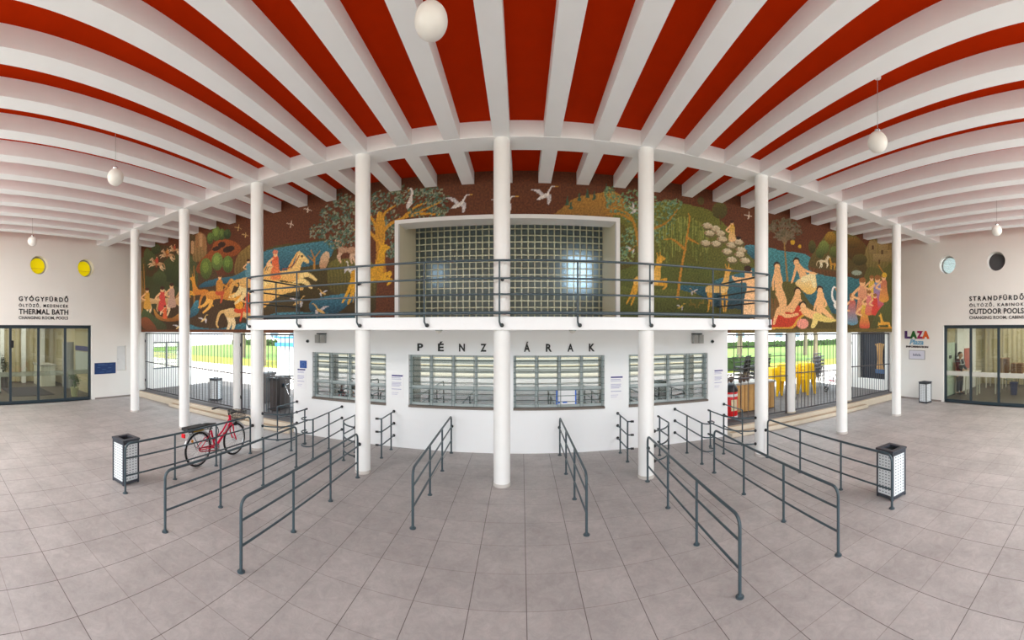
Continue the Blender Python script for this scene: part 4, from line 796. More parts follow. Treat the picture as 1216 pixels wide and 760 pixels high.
for (y, z, w_) in ((6.42, 1.32, .3), (6.42, 1.29, .42), (6.95, 1.30, .1), (6.4, 1.2, .12), (6.6, 1.12, .16), (6.85, 1.18, .14), (6.5, 1.02, .2), (6.8, 1.04, .2)): b.box(XL+.012, XL+.015, y, y+w_, z, z+.012)
b.build('print', mat('faint blue print', (70, 106, 150), .5, vary=0), t)
t = thing('wall_niche_cabinet', 'shallow white wall cabinet right of the wide blue sign', 'cabinet', (XL-.03, 7.48, 1.5)); MB().box(XL-.05, XL-.035, 7.29, 7.67, 1.07, 2.01).build('door', mat('light grey door', (214, 214, 212), .5), t, bevel=.004)
MB().sphere((XL-.03, 7.33, 1.5), .014, 10, 8).build('knob', CHROME, t)

# ------------------------------------------------------------------ portholes
YEL = transl_mat('yellow glass', (222, 206, 0), .55)
for i, (x, y, z, r, m_, lb) in enumerate(((XL, 4.07, 5.0, .335, YEL, 'yellow porthole above the letters, farther left'), (XL, 5.92, 5.0, .335, YEL, 'yellow porthole nearer the left corner'), (XR, 6.05, 5.05, .335, None, 'porthole with pale sky glass nearer the right corner'), (XR, 4.17, 5.05, .335, None, 'dark porthole at the far right'))):
    w = thing('window_%d' % (6+i), lb, 'window', (x, y, z), kind='structure'); s = -1 if x < 0 else 1; d = x+s*.24
    MB().tube(arc((y, z), r-.02, 0, 2*PI, 40, lambda a, b_: (d, a, b_))[:-1], .03, 8, True).build('window_frame', mat('porthole frame', (150, 150, 142), .5), w)
    if i == 3: pm = mat('dark porthole glass', (52, 48, 48), .3, vary=.1)
    elif i == 2: pm = TGLASS
    else: pm = m_
    pane = MB().lathe([(r-.02, -.006), (r-.02, .006)], (0, 0, 0), 40, 'X')
    pane.xf(Matrix.Translation((d, y, z)) @ Matrix.Rotation(.35 if i >= 2 else 0, 4, 'Z')).build('pane', pm, w)
    if i < 2: MB().box(d+.008, d+.02, y-r+.03, y+r-.03, z-.1, z-.085).build('glazing_bar', mat('ochre bar', (190, 160, 10), .5), w)

# ------------------------------------------------------------------ glazed entrances
BAND = mat('frosted safety band', (214, 214, 204), .6, vary=0)
def frost():
    m = bpy.data.materials.new('frosted band'); m.use_nodes = True; n, l = m.node_tree.nodes, m.node_tree.links; b = n['Principled BSDF']; b.inputs['Base Color'].default_value = lin((226, 226, 218))
    t = n.new('ShaderNodeBsdfTransparent'); mx = n.new('ShaderNodeMixShader'); mx.inputs[0].default_value = .45; l.new(t.outputs[0], mx.inputs[1]); l.new(b.outputs[0], mx.inputs[2]); l.new(mx.outputs[0], n['Material Output'].inputs[0]); return m
FROST = frost()
for i, (X, s, ya, yb, lb) in enumerate(((XL, -1, .95, 6.17, 'left'), (XR, 1, .95, 6.22, 'right'))):
    d = thing('door_%d' % (i+1), 'wide glazed entrance in dark frames in the %s wall' % lb, 'door', (X, (ya+yb)/2, 0), kind='structure'); x0, x1 = sorted((X+s*.10, X+s*.17)); n = 5; wd = (yb-ya)/n
    f = MB().box(x0, x1, ya, yb, 2.76, 2.83).box(x0, x1, ya, yb, 0, .05).box(x0, x1, ya, ya+.05, .05, 2.76).box(x0, x1, yb-.05, yb, .05, 2.76); f.build('frame', DARKST, d)
    for k in range(n):
        a, c_ = ya+k*wd, ya+(k+1)*wd
        lf = MB()
        for (p, q, r_, u_) in ((a+.05 if k == 0 else a, (a+.05 if k == 0 else a)+.045, .05, 2.76), ((c_-.05 if k == n-1 else c_)-.045, c_-.05 if k == n-1 else c_, .05, 2.76), (a+.045, c_-.045, .05, .11), (a+.045, c_-.045, 2.71, 2.76)): lf.box(x0+.01, x1-.01, p, q, r_, u_)
        lo = lf.build('door_leaf', DARKST, d); xm = (x0+x1)/2
        MB().box(xm-.004, xm+.004, a+.045, c_-.045, .10, 2.72).build('pane', DGLASS, lo)
        MB().box(xm-.006-.002, xm-.006, a+.05, c_-.05, .98, 1.15).build('safety_band', FROST, lo)
    if i == 0: MB().box(XL-.09, XL-.03, 3.02, 3.14, 2.02, 2.28).build('sensor_box', BLACKP, d)

# ------------------------------------------------------------------ lobbies behind the glass
LOBF = grid_mat('striped lobby floor', (92, 82, 74), (58, 52, 49), (.16, 30), (0, 0), .03, .45, vary=.12, bump=.1); LW = mat('lobby beige wall', (190, 178, 146), .8, vary=.04)
def curtain(y0, y1, x, s, z1):
    b = MB(); n = int((y1-y0)/.05); vs = []; fs = []
    for i in range(n+1):
        y = y0+(y1-y0)*i/n; xx = x+s*.035*math.sin(i*1.3)
        vs += [(xx, y, .05), (xx, y, z1)]
    for i in range(n): fs.append((2*i, 2*i+1, 2*i+3, 2*i+2))
    return b.add(vs, fs, True)
CURT = mat('beige pleated curtain', (190, 176, 142), .85, vary=.08, scale=3)
LX, RX, LY = -18.75, 17.7, 6.62
struct('wall_lobby_left', MB().box(LX-.1, LX, -1, LY, 0, 3.2).box(LX, XL-.35, LY, LY+.1, 0, 3.2).box(LX, XL-.35, -1.1, -1, 0, 3.2), LW, 'beige inner walls of the left lobby', 'wall')
struct('ceiling_lobby_left', MB().box(LX-.1, XL-.35, -1.1, LY+.1, 3.2, 3.3), BEAM, 'ceiling of the left lobby', 'ceiling')
struct('floor_lobby_left', MB().box(LX, XL-.34, -1, LY, 0, .012), LOBF, 'brown striped floor of the left lobby', 'floor')
struct('wall_lobby_right', MB().box(RX, RX+.1, -1, LY, 0, 3.2).box(XR+.35, RX, LY, LY+.1, 0, 3.2).box(XR+.35, RX, -1.1, -1, 0, 3.2), LW, 'beige inner walls of the right lobby', 'wall')
struct('ceiling_lobby_right', MB().box(XR+.35, RX+.1, -1.1, LY+.1, 3.2, 3.3), BEAM, 'ceiling of the right lobby', 'ceiling')
struct('floor_lobby_right', MB().box(XR+.34, RX, -1, LY, 0, .012), LOBF, 'striped floor of the right lobby', 'floor')
for nm, x, s in (('left', LX+.12, 1), ('right', RX-.12, -1)):
    tag(curtain(-.9, 6.3 if s > 0 else 6.4, x, s, 3.15).build('curtain', CURT), 'long beige pleated curtain at the back of the %s lobby' % nm, 'curtain')
for y in (1.6, 2.7, 3.8, 4.9, 5.9): tag(MB().box(LX+.22, LX+.42, y-.1, y+.1, .012, 3.2).build('lobby_pillar', WHITE), 'slim white pillar in the left lobby', 'pillar', 'slim white pillars of the left lobby')
tag(MB().box(14.5, 16.6, LY-.1, LY, .012, 3.2).build('lobby_pillar', WHITE), 'broad white pillar behind the person in the right lobby', 'pillar')
tag(MB().box(-16.9, -14.6, 3.45, 5.2, .012, .03).build('door_mat', mat('charcoal mat', (52, 50, 58), .9, vary=.1, scale=40)), 'dark mat on the left lobby floor', 'mat')
# potted plant
LEAF = mat('green leaf', (88, 118, 60), .6, vary=.3, scale=14)
def leafy(b, c, r, n, size, rnd, sz=1.0):
    for _ in range(n):
        d = Vector((rnd.gauss(0, 1), rnd.gauss(0, 1), rnd.gauss(0, 1))).normalized(); p = Vector(c)+Vector((d.x, d.y, d.z*sz))*r*rnd.uniform(.35, 1)
        a = Vector((rnd.gauss(0, 1), rnd.gauss(0, 1), rnd.gauss(0, .6))).normalized(); e = a.cross(d+Vector((.01, .02, .3))).normalized(); L = size*rnd.uniform(.7, 1.3)
        b.add([p-a*L, p+e*L*.4, p+a*L, p-e*L*.4], [(0, 1, 2, 3)])
    return b
def pot_plant(label, loc, ph, pr, H_, m_, pm, seed):
    rnd = random.Random(seed); x, y, z = loc; t = thing('potted_plant', label, 'plant', loc)
    MB().lathe([(pr*.7, z), (pr, z+ph), (pr*1.05, z+ph), (pr*1.05, z+ph*.9+.0), (pr*.9, z+ph*.93), (pr*.85, z+ph*.88)], (x, y, 0), 24).build('pot', pm, t)
    st = MB()
    for k in range(5): a = 2*PI*k/5; st.tube([(x, y, z+ph*.85), (x+.05*math.cos(a), y+.05*math.sin(a), z+ph+H_*.4), (x+.16*math.cos(a), y+.16*math.sin(a), z+ph+H_*.8)], .008, 5)
    st.build('stem', mat('brown stem', (96, 80, 50), .8), t); b = MB()
    for k in range(5): leafy(b, (x+.1*math.cos(k*1.3), y+.1*math.sin(k*1.3), z+ph+H_*(.3+.14*k)), .2, 60, .05, rnd)
    b.build('foliage', m_, t); return t
pot_plant('leafy plant in a pale pot behind the left glass near the frame', (-13.98, 5.82, .012), .36, .17, .6, LEAF, mat('pale green pot', (208, 208, 158), .6), 3)
pot_plant('dark bushy plant in a dark planter deep in the left lobby', (-17.1, 3.6, .012), .62, .26, .8, mat('dark leaf', (44, 56, 38), .6, vary=.3, scale=14), mat('dark planter', (70, 66, 62), .7), 4)
pot_plant('bushy green plant in a plum pot behind the outer left ticket window, left one', (-4.72, 8.75, 1.14), .26, .12, .36, LEAF, mat('plum pot', (104, 70, 84), .6), 8); pot_plant('bushy green plant in a plum pot behind the outer left ticket window, right one', (-4.12, 8.75, 1.14), .26, .12, .36, LEAF, mat('plum pot', (104, 70, 84), .6), 9)
t = thing('reception_desk', 'white reception desk at the back of the left lobby', 'desk', (-17.6, 5.7, .012)); MB().box(-18.1, -16.9, 5.35, 6.05, .012, .98).build('front_panel', mat('cream desk', (224, 220, 204), .6), t); MB().box(-18.15, -16.85, 5.3, 6.1, .98, 1.02).build('desktop', mat('grey desktop', (176, 172, 164), .5), t)
t = thing('notice_board', 'pale notice board with blue strip on the left lobby side wall', 'board', (-14.85, LY, 1.4)); MB().box(-15.7, -14.05, LY-.04, LY-.005, .85, 1.72).build('panel', mat('pale board', (196, 200, 196), .6, vary=.06, scale=10), t); MB().box(-15.7, -14.05, LY-.045, LY-.005, 1.76, 1.96).build('header_strip', mat('indigo strip', (60, 54, 120), .5), t)
t = thing('locker_panel', 'grey narrow locker beside the notice board in the left lobby', 'cabinet', (-16.3, 6.4, .012)); MB().box(-16.6, -16.0, 6.3, 6.61, .012, 2.1).build('body', mat('grey locker', (150, 150, 150), .5), t); MB().box(-16.57, -16.03, 6.285, 6.3, .05, 2.06).build('door', mat('grey locker door', (166, 166, 166), .5), t)
t = thing('display_stand', 'white upright display stand at the far left behind the glass', 'stand', (-15.8, 3.05, .012)); MB().box(-15.85, -15.75, 2.7, 3.2, .06, 1.75).build('panel', mat('white panel', (234, 236, 236), .5), t); MB().box(-16.0, -15.6, 2.7, 3.2, .012, .06).build('foot', STEEL, t)
# right lobby
t = thing('glass_door_leaf', 'pale green glass panel beside the person in the right lobby', 'panel', (13.75, LY-.1, .012)); MB().box(13.3, 14.2, LY-.12, LY-.08, .05, 2.15).build('panel', mat('pale green glass', (198, 216, 200), .3, vary=.03), t); MB().box(13.3, 14.2, LY-.13, LY-.07, .012, .05).build('rail', STEEL, t); MB().box(13.66, 13.8, LY-.16, LY-.12, 1.52, 1.64).build('card_reader', BLACKP, t)
t = thing('wall_screen', 'narrow dark screen on the wall beside the person', 'screen', (14.5, LY, 1.8)); MB().box(14.36, 14.68, LY-.07, LY, 1.35, 2.1).build('screen', mat('dark screen', (40, 44, 58), .3), t, bevel=.01)
t = thing('poster_board', 'red and pink poster board behind the person in the right lobby', 'poster', (15.6, 6.05, 1.4)); MB().box(15.2, 16.0, LY-.135, LY-.105, .95, 1.85).build('poster', mat('red poster', (190, 96, 88), .6, vary=.35, scale=7), t)
def table(label, cx, cy, w, d, h, rz, m_top, m_leg, grp=None):
    t = thing('table', label, 'table', (0, 0, 0), group=grp); MB().box(-w/2, w/2, -d/2, d/2, h-.04, h).build('tabletop', m_top, t, bevel=.005)
    for sx in (-1, 1):
        for sy in (-1, 1): MB().box(sx*(w/2-.06)-.025, sx*(w/2-.06)+.025, sy*(d/2-.06)-.025, sy*(d/2-.06)+.025, 0, h-.04).build('leg', m_leg, t)
    t.location = (cx, cy, .012); t.rotation_euler.z = rz; return t
WT = mat('white laminate', (232, 228, 220), .4); WLG = mat('white table leg', (220, 216, 206), .5)
table('long white table with brown boxes on it in the right lobby', 15.1, 4.25, .7, 1.5, .86, .0, WT, WLG)
table('small white table beside the person in the right lobby', 14.55, 5.85, .5, .6, .95, .1, WT, WLG)
table('low white table before the broad pillar in the right lobby', 16.6, 5.5, .7, .9, .62, 0, WT, WLG)
for i, (x, y, w, h, lb) in enumerate(((15.1, 4.68, .42, .62, 'taller brown carton at the left end of the long white table'), (15.12, 4.1, .46, .42, 'lower brown carton at the right end of the long white table'))):
    t = thing('carton', lb, 'box', (x, y, .872)); MB().box(x-.18, x+.18, y-w/2, y+w/2, .872, .872+h).build('body', mat('brown cardboard', (122, 84, 54), .8, vary=.12), t, bevel=.006); MB().box(x-.183, x+.183, y-.03, y+.03, .88, .872+h+.003).build('tape', mat('parcel tape', (160, 124, 80), .4), t)
t = thing('waste_bin', 'blue waste bin under the long white table', 'bin', (14.95, 4.2, .012)); MB().lathe([(.13, .012), (.17, .5), (.18, .52), (.165, .52), (.125, .04)], (14.95, 4.2, 0), 24).build('bucket', mat('blue plastic', (36, 58, 120), .4), t); MB().lathe([(.178, .5), (.184, .51), (.184, .525), (.17, .53)], (14.95, 4.2, 0), 24).build('rim', mat('blue plastic rim', (46, 72, 140), .4), t)
def folding_chair(label, loc, rz):
    t = thing('chair', label, 'chair', (0, 0, 0), group='grey chairs in the right lobby'); g = mat('grey green chair', (120, 124, 112), .5)
    MB().box(-.21, .21, -.2, .2, .43, .46).build('seat', g, t, bevel=.01); MB().box(-.2, .2, .17, .2, .62, .88).build('backrest', g, t, bevel=.01)
    for s in (-1, 1): MB().tube([(s*.2, .19, .9), (s*.2, .19, .45), (s*.2, .24, 0)], .012).build('leg', STEEL, t); MB().tube([(s*.2, -.18, .44), (s*.2, -.22, 0)], .012).build('leg', STEEL, t)
    t.location = loc; t.rotation_euler.z = rz; return t
c0 = folding_chair('grey chair left of the low white table in the right lobby', (16.2, 4.75, .012), 2.2); again(c0, (17.0, 4.6, .012), 2.8, 'grey chair at the back curtain of the right lobby')

# ------------------------------------------------------------------ person in the right lobby (turned to the small table)
def skin_mesh(name, verts, edges, radii, m, parent, sub=2, flat=None):
    me = bpy.data.meshes.new(name); me.from_pydata(verts, edges, []); o = bpy.data.objects.new(name, me); COL.objects.link(o)
    md = o.modifiers.new('s', 'SKIN'); md.use_smooth_shade = True
    for v, r in zip(me.skin_vertices[0].data, radii): v.radius = r if isinstance(r, tuple) else (r, r)
    me.skin_vertices[0].data[0].use_root = True
    sb = o.modifiers.new('u', 'SUBSURF'); sb.levels = sub; sb.render_levels = sub
    dg = bpy.context.evaluated_depsgraph_get(); dg.update(); new = bpy.data.meshes.new_from_object(o.evaluated_get(dg)); o.modifiers.clear(); o.data = new; bpy.data.meshes.remove(me)
    new.materials.clear(); new.materials.append(m); new.polygons.foreach_set('use_smooth', [True]*len(new.polygons)); o.parent = parent; return o
def person(label, loc, rz):
    t = thing('person', label, 'person', (0, 0, 0)); SKN = mat('skin', (214, 166, 138), .6, vary=.04)
    V = [(0, 0, .92), (0, 0, 1.08), (0, -.01, 1.25), (0, 0, 1.40), (0, -.02, 1.47), (0, -.04, 1.54), (0, -.05, 1.62), (0, -.04, 1.69)]; Ed = [(i, i+1) for i in range(7)]
    Rr = [(.15, .11), (.135, .1), (.155, .11), (.13, .09), .052, .055, (.075, .09), (.06, .075)]
    def chain(root, pts, rs):
        p = root
        for q, r in zip(pts, rs): V.append(q); Rr.append(r); Ed.append((p, len(V)-1)); p = len(V)-1
        return p
    ends = []
    for s, arm in ((-1, [(-.19, 0, 1.39), (-.24, -.06, 1.12), (-.16, -.28, 1.04), (-.15, -.34, 1.035)]), (1, [(.19, 0, 1.39), (.25, -.04, 1.12), (.17, -.27, 1.02), (.16, -.33, 1.015)])):
        ends.append(chain(3, arm, [.06, .045, .03, (.036, .02)])); chain(0, [(s*.10, 0, .84), (s*.11, -.02, .48), (s*.11, .03, .09), (s*.12, -.13, .035)], [.095, .062, .045, .042])
    for s, e in ((-1, ends[0]), (1, ends[1])):
        w = V[e]
        for k in range(4): x = w[0]+(k-1.5)*.02; L = (.06, .075, .07, .055)[k]; chain(e, [(x, w[1]-.05, w[2]), (x, w[1]-.05-L*.6, w[2]-.012), (x, w[1]-.05-L, w[2]-.03)], [.010, .009, .007])
        chain(e, [(w[0]-s*.04, w[1]-.015, w[2]-.01), (w[0]-s*.06, w[1]-.05, w[2]-.02)], [.011, .009])
    skin_mesh('body', V, Ed, Rr, SKN, t)
    b = MB().sphere((0, -.045, 1.615), .098, 20, 14, (.82, 1.0, 1.18)); b.tube([(0, -.135, 1.635), (0, -.16, 1.60), (0, -.14, 1.585)], [.012, .017, .012], 8)
    for s in (-1, 1): b.sphere((s*.083, -.03, 1.61), .026, 10, 8, (.4, .7, 1.2))
    hd = b.build('head', SKN, t)
    for s in (-1, 1): MB().sphere((s*.033, -.132, 1.635), .011, 10, 8).build('eye', mat('dark eye', (40, 30, 26), .3, vary=0), hd)
    MB().box(-.025, .025, -.143, -.13, 1.553, 1.561).build('mouth', mat('lip', (168, 96, 88), .5, vary=0), hd)
    hr = MB().sphere((0, -.02, 1.645), .108, 20, 14, (.86, 1.0, 1.05)); hr.v = [(x, max(y, -.115+max(0, 1.70-z)*1.6), z) for x, y, z in hr.v]; hr.build('hair', mat('brown hair', (62, 40, 28), .7), t)
    JK = mat('navy jacket', (40, 48, 62), .7, vary=.08); V2 = [(0, 0, .90), (0, 0, 1.08), (0, -.005, 1.25), (0, 0, 1.38), (0, -.01, 1.455)]; E2 = [(0, 1), (1, 2), (2, 3), (3, 4)]; R2 = [(.185, .14), (.165, .128), (.182, .135), (.155, .11), .075]
    for s, arm in ((-1, [(-.195, 0, 1.385), (-.245, -.06, 1.12), (-.17, -.26, 1.045)]), (1, [(.195, 0, 1.385), (.255, -.04, 1.12), (.18, -.25, 1.025)])):
        p = 3
        for q, r in zip(arm, (.078, .062, .048)): V2.append(q); R2.append(r); E2.append((p, len(V2)-1)); p = len(V2)-1
    jk = skin_mesh('jacket', V2, E2, R2, JK, t)
    st = MB(); 
    for z, rx, ry in ((1.24, .196, .15),): st.tube([(rx*math.cos(a), ry*math.sin(a)-.004, z) for a in [2*PI*k/28 for k in range(28)]], .017, 6, True)
    for s in (-1, 1): st.tube([(s*.09, -.1, 1.43), (s*.12, -.147, 1.33), (s*.13, -.15, 1.24)], .014, 6)
    st.build('reflective_stripe', mat('pale stripe', (216, 220, 222), .4, vary=0), jk)
    V3 = [(0, 0, .95), (0, 0, .88)]; E3 = [(0, 1)]; R3 = [(.165, .125), (.16, .125)]
    for s in (-1, 1):
        p = 1
        for q, r in zip([(s*.10, 0, .80), (s*.11, -.015, .48), (s*.11, .03, .1)], (.11, .08, .066)): V3.append(q); R3.append(r); E3.append((p, len(V3)-1)); p = len(V3)-1
    skin_mesh('trousers', V3, E3, R3, mat('dark blue trousers', (36, 40, 66), .8, vary=.08), t)
    for s in (-1, 1): sh = MB().sphere((s*.12, -.06, .05), .06, 14, 10, (.85, 2.1, .85)); sh.v = [(x, y, max(z, .0)) for x, y, z in sh.v]; sh.build('shoe', BLACKP, t)
    t.location = loc; t.rotation_euler.z = rz; return t
person('person in navy jacket with pale stripe standing at a small white table', (14.25, 6.3, .012), -.2)

# ------------------------------------------------------------------ gates of bars under the mural
BARS = mat('grey bar paint', (78, 74, 76), .5, vary=.05, scale=10)
def gate(x0, x1, y, label, grid=False, step=.145):
    t = thing('bar_gate', label, 'gate', ((x0+x1)/2, y, .2), group=None); z0, z1 = .25, 2.50
    f = MB().box(x0, x1, y-.02, y+.02, z1, z1+.045).box(x0, x1, y-.02, y+.02, z0-.01, z0+.03).box(x0, x0+.04, y-.02, y+.02, .2, z1).box(x1-.04, x1, y-.02, y+.02, .2, z1); f.build('frame', BARS, t)
    MB().tube([(x0, y-.03, 1.36), (x1, y-.03, 1.30)], .018).build('mid_rail', BARS, t); n = max(2, round((x1-x0)/step)); b = MB()
    for k in range(1, n): x = x0+(x1-x0)*k/n; b.tube([(x, y, z0), (x, y, z1)], .011, 6, caps=False)
    b.build('bar_infill', BARS, t)
    if grid:
        g = MB()
        for z in (1.6, 1.9, 2.2): g.tube([(x0, y+.01, z), (x1, y+.01, z)], .012, 6)
        g.build('cross_bars', BARS, t)
    for z in (.6, 2.2): MB().lathe([(.025, z-.05), (.025, z+.05)], (x0+.02, y-.035, 0), 10).build('hinge', BALL, t)
XB = [XL, XC[0]+.02, XC[1], TX0, TX1, XC[7]+.08, XC[8]+.12, XR]
gate(XL+.02, XB[1]-.15, 8.62, 'white-backed bar gate next to the left wall'); gate(XB[1]+.15, XB[2]-.15, 8.62, 'bar gate with the terrace bin behind it'); gate(XB[2]+.15, TX0-.02, 8.62, 'bar gate beside the left corner of the ticket office')
gate(TX1+.02, XB[5]-.15, 8.62, 'barred gate with cross bars before the wooden counter', True, .22); gate(XB[5]+.15, XB[6]-.15, 8.62, 'barred gate before the yellow stools'); gate(XB[6]+.15, XR-.02, 8.62, 'barred gate before the dark niche at the right wall')
# left terrace
w = thing('window_10', 'barred window in the left wall behind the gate', 'window', (XL, 9.75, 1.57), kind='structure'); f = MB()
for (a, c_, d_, e_) in ((9.0, 9.05, 1.0, 2.15), (10.45, 10.5, 1.0, 2.15), (9.05, 10.45, 1.0, 1.06), (9.05, 10.45, 2.09, 2.15), (9.71, 9.79, 1.06, 2.09)): f.box(XL-.12, XL-.06, a, c_, d_, e_)
f.build('window_frame', mat('grey window frame', (112, 118, 122), .5), w); MB().box(XL-.095, XL-.09, 9.04, 10.46, 1.05, 2.1).build('pane', DGLASS, w); f = MB()
for k in range(1, 6): f.box(XL-.11, XL-.07, 9.05, 10.45, 1.06+k*.172-.008, 1.06+k*.172+.008)
f.build('glazing_bar', MATS['grey window frame'], w)
for i, (x, y, lb) in enumerate(((-7.0, 9.5, 'dark turnstile cabinet behind the left bars, nearer the bin'), (-6.35, 9.9, 'dark turnstile cabinet behind the left bars, nearer the ticket office'), (-8.1, 10.2, 'dark turnstile cabinet behind the column above the handlebar'))):
    t = thing('turnstile', lb, 'turnstile', (x, y, .2), group='turnstiles on the left terrace'); MB().box(x-.13, x+.13, y-.35, y+.35, .2, 1.12).build('cabinet', mat('dark bronze cabinet', (78, 70, 68), .5), t, bevel=.01); MB().box(x-.15, x+.15, y-.38, y+.38, 1.12, 1.2).build('lid', mat('dark lid', (52, 52, 58), .45), t, bevel=.01)
    hb = MB().lathe([(.06, -.05), (.07, .05)], (x+.17, y, .95), 14, 'X').build('hub', STEEL, t)
    for k in range(3): a = 2*PI*k/3+.4; MB().tube([(x+.2, y, .95), (x+.4, y+.33*math.cos(a), .95+.33*math.sin(a))], .014).build('arm', CHROME, hb)
t = thing('curved_barrier', 'rounded dark bar barrier beside the left corner of the ticket office', 'barrier', (-6.4, 9.0, .2)); ap = arc((-6.35, 8.95), .62, PI*.05, PI*1.1, 14, lambda a, b_: (a, b_))
MB().tube([(a, c_, 1.25) for a, c_ in ap], .02).build('top_rail', STEEL, t); MB().tube([(a, c_, .3) for a, c_ in ap], .014).build('rail', STEEL, t); b = MB()
for a, c_ in ap: b.tube([(a, c_, .2), (a, c_, 1.25)], .011, 6)
b.build('bar_infill', STEEL, t)
t = thing('camera_post', 'pale post with a small dark camera behind the left bars', 'post', (-6.9, 10.6, .2)); MB().box(-6.98, -6.82, 10.52, 10.68, .2, 2.9).build('post', mat('pinkish post', (196, 184, 176), .7), t); MB().box(-7.06, -6.94, 10.42, 10.52, 2.2, 2.32).build('camera', BALL, t)
# right terrace
NV = mat('navy board', (20, 25, 36), .7, vary=.06)
t = thing('niche_board', 'dark navy board in the niche of the right wall', 'board', (XR+.25, 9.55, .62)); MB().box(XR+.2, XR+.29, 8.86, 10.24, .63, 2.59).build('board', NV, t)
t = thing('hanging_towel', 'tan cloth with blue lower edge hanging on the dark navy board', 'towel', (XR+.18, 9.2, 1.4)); b = MB(); n = 10; vs = []; fs = []
prof = [(2.12, .25), (2.0, .2), (1.72, .15), (1.45, .13), (1.2, .17), (1.02, .2)]
for z, hw in prof:
    for k in range(n+1): s = k/n*2-1; vs.append((XR+.17+.018*math.sin(k*1.9+z*2), 9.2+s*hw, z-.05*abs(s)*(1 if z > 2 else 0)))
for i in range(len(prof)-1):
    for k in range(n): fs.append((i*(n+1)+k, i*(n+1)+k+1, (i+1)*(n+1)+k+1, (i+1)*(n+1)+k))
b.add(vs, fs, True); b.build('cloth', mat('tan cloth', (176, 136, 88), .9, vary=.15, scale=12), t); MB().box(XR+.145, XR+.18, 8.98, 9.42, .86, 1.03).build('blue_edge', mat('dull blue cloth', (72, 96, 128), .9), t)
t = thing('wooden_counter', 'tan slatted wooden counter behind the cross-barred gate', 'counter', (6.5, 9.75, .2)); b = MB()
for k in range(14): b.box(5.2+k*.16, 5.34+k*.16, 9.45, 9.475, .22, 1.02)
b.build('slat_front', mat('tan board', (206, 160, 98), .6, vary=.12, scale=7), t); MB().box(5.2, 7.42, 9.48, 10.0, .2, 1.02).build('body', mat('brown core', (120, 90, 58), .7), t); MB().box(5.15, 7.47, 9.4, 10.05, 1.02, 1.07).build('worktop', mat('grey worktop', (170, 164, 156), .5), t)
jr = None
for k in range(9):
    x, y = 5.62+k*.2, 9.66+.1*((k*7) % 3-1); lb = ['first', 'second', 'third', 'fourth', 'fifth', 'sixth', 'seventh', 'eighth', 'ninth'][k]+' small brown pot from the left on the wooden counter'
    if jr is None:
        jr = thing('small_pot', lb, 'pot', (x, y, 1.07), group='small brown pots on the counter'); MB().lathe([(.045, 1.07), (.07, 1.17), (.065, 1.24), (.055, 1.24), (.05, 1.2)], (x, y, 0), 14).build('pot', mat('brown glazed pot', (86, 62, 50), .4, vary=.15), jr); leafy(MB(), (x, y, 1.30), .09, 26, .03, random.Random(5)).build('sprig', mat('dry sprig', (110, 92, 70), .8, vary=.2), jr)
    else: again(jr, (x, y, 1.07), k*.7, lb)
t = thing('drum_bin', 'red and white drum bin with black dome lid beside the ticket office', 'bin', (5.5, 8.98, .2)); MB().lathe([(.2, .2), (.215, .25), (.215, .95), (.2, .97)], (5.5, 8.98, 0), 28).build('drum', mat('signal red', (220, 20, 26), .35, vary=.04), t); MB().lathe([(.218, .83), (.218, .9)], (5.5, 8.98, 0), 28).lathe([(.218, .25), (.218, .30)], (5.5, 8.98, 0), 28).build('white_band', WHITE, t)
MB().lathe([(.225, .96), (.22, 1.02), (.16, 1.14), (.05, 1.19), (.01, 1.195)], (5.5, 8.98, 0), 28).build('dome_lid', BLACKP, t); MB().box(5.41, 5.59, 8.755, 8.77, .45, .75).build('sticker', mat('pale sticker', (226, 206, 170), .5, vary=.2, scale=20), t)
# yellow stools in two stacks, black chairs, grey chairs
YL = mat('yellow enamel', (244, 200, 10), .4, vary=.05); STO = mat('yellow enamel shade', (232, 184, 6), .4, vary=.05)
def stool(label):
    t = thing('yellow_stool', label, 'stool', (0, 0, 0), group='stacked yellow stools'); b = MB().taper((0, 0), (.22, .22), (.19, .19), .56, .68).box(-.17, .17, -.17, .17, .68, .695); b.build('seat', YL, t, bevel=.02)
    for sx in (-1, 1):
        for sy in (-1, 1):
            l_ = MB(); x0, y0, x1, y1 = sx*.24, sy*.24, sx*.17, sy*.17
            l_.add([(x0-.03, y0-.03, 0), (x0+.03, y0-.03, 0), (x0+.03, y0+.03, 0), (x0-.03, y0+.03, 0), (x1-.06, y1-.06, .66), (x1+.06, y1-.06, .66), (x1+.06, y1+.06, .66), (x1-.06, y1+.06, .66)], [(3, 2, 1, 0), (4, 5, 6, 7), (0, 1, 5, 4), (1, 2, 6, 5), (2, 3, 7, 6), (3, 0, 4, 7)]); l_.build('leg', STO, t)
    return t
s0 = None; NTH = ['lowest', 'second', 'third', 'fourth', 'topmost']
for (x, y, rz, n, wh) in ((9.98, 10.7, .2, 5, 'right of the short column'), (9.1, 10.9, .5, 5, 'left of the short column'), (8.72, 11.2, .1, 4, 'beside the wooden counter'), (10.25, 11.35, .4, 4, 'behind the right yellow stack')):
    for k in range(n):
        lb = '%s yellow metal stool of the stack %s' % (NTH[k], wh)
        if s0 is None: s0 = stool(lb); s0.location = (x, y, .2); s0.rotation_euler.z = rz
        else: again(s0, (x, y, .2+k*.125), rz, lb)
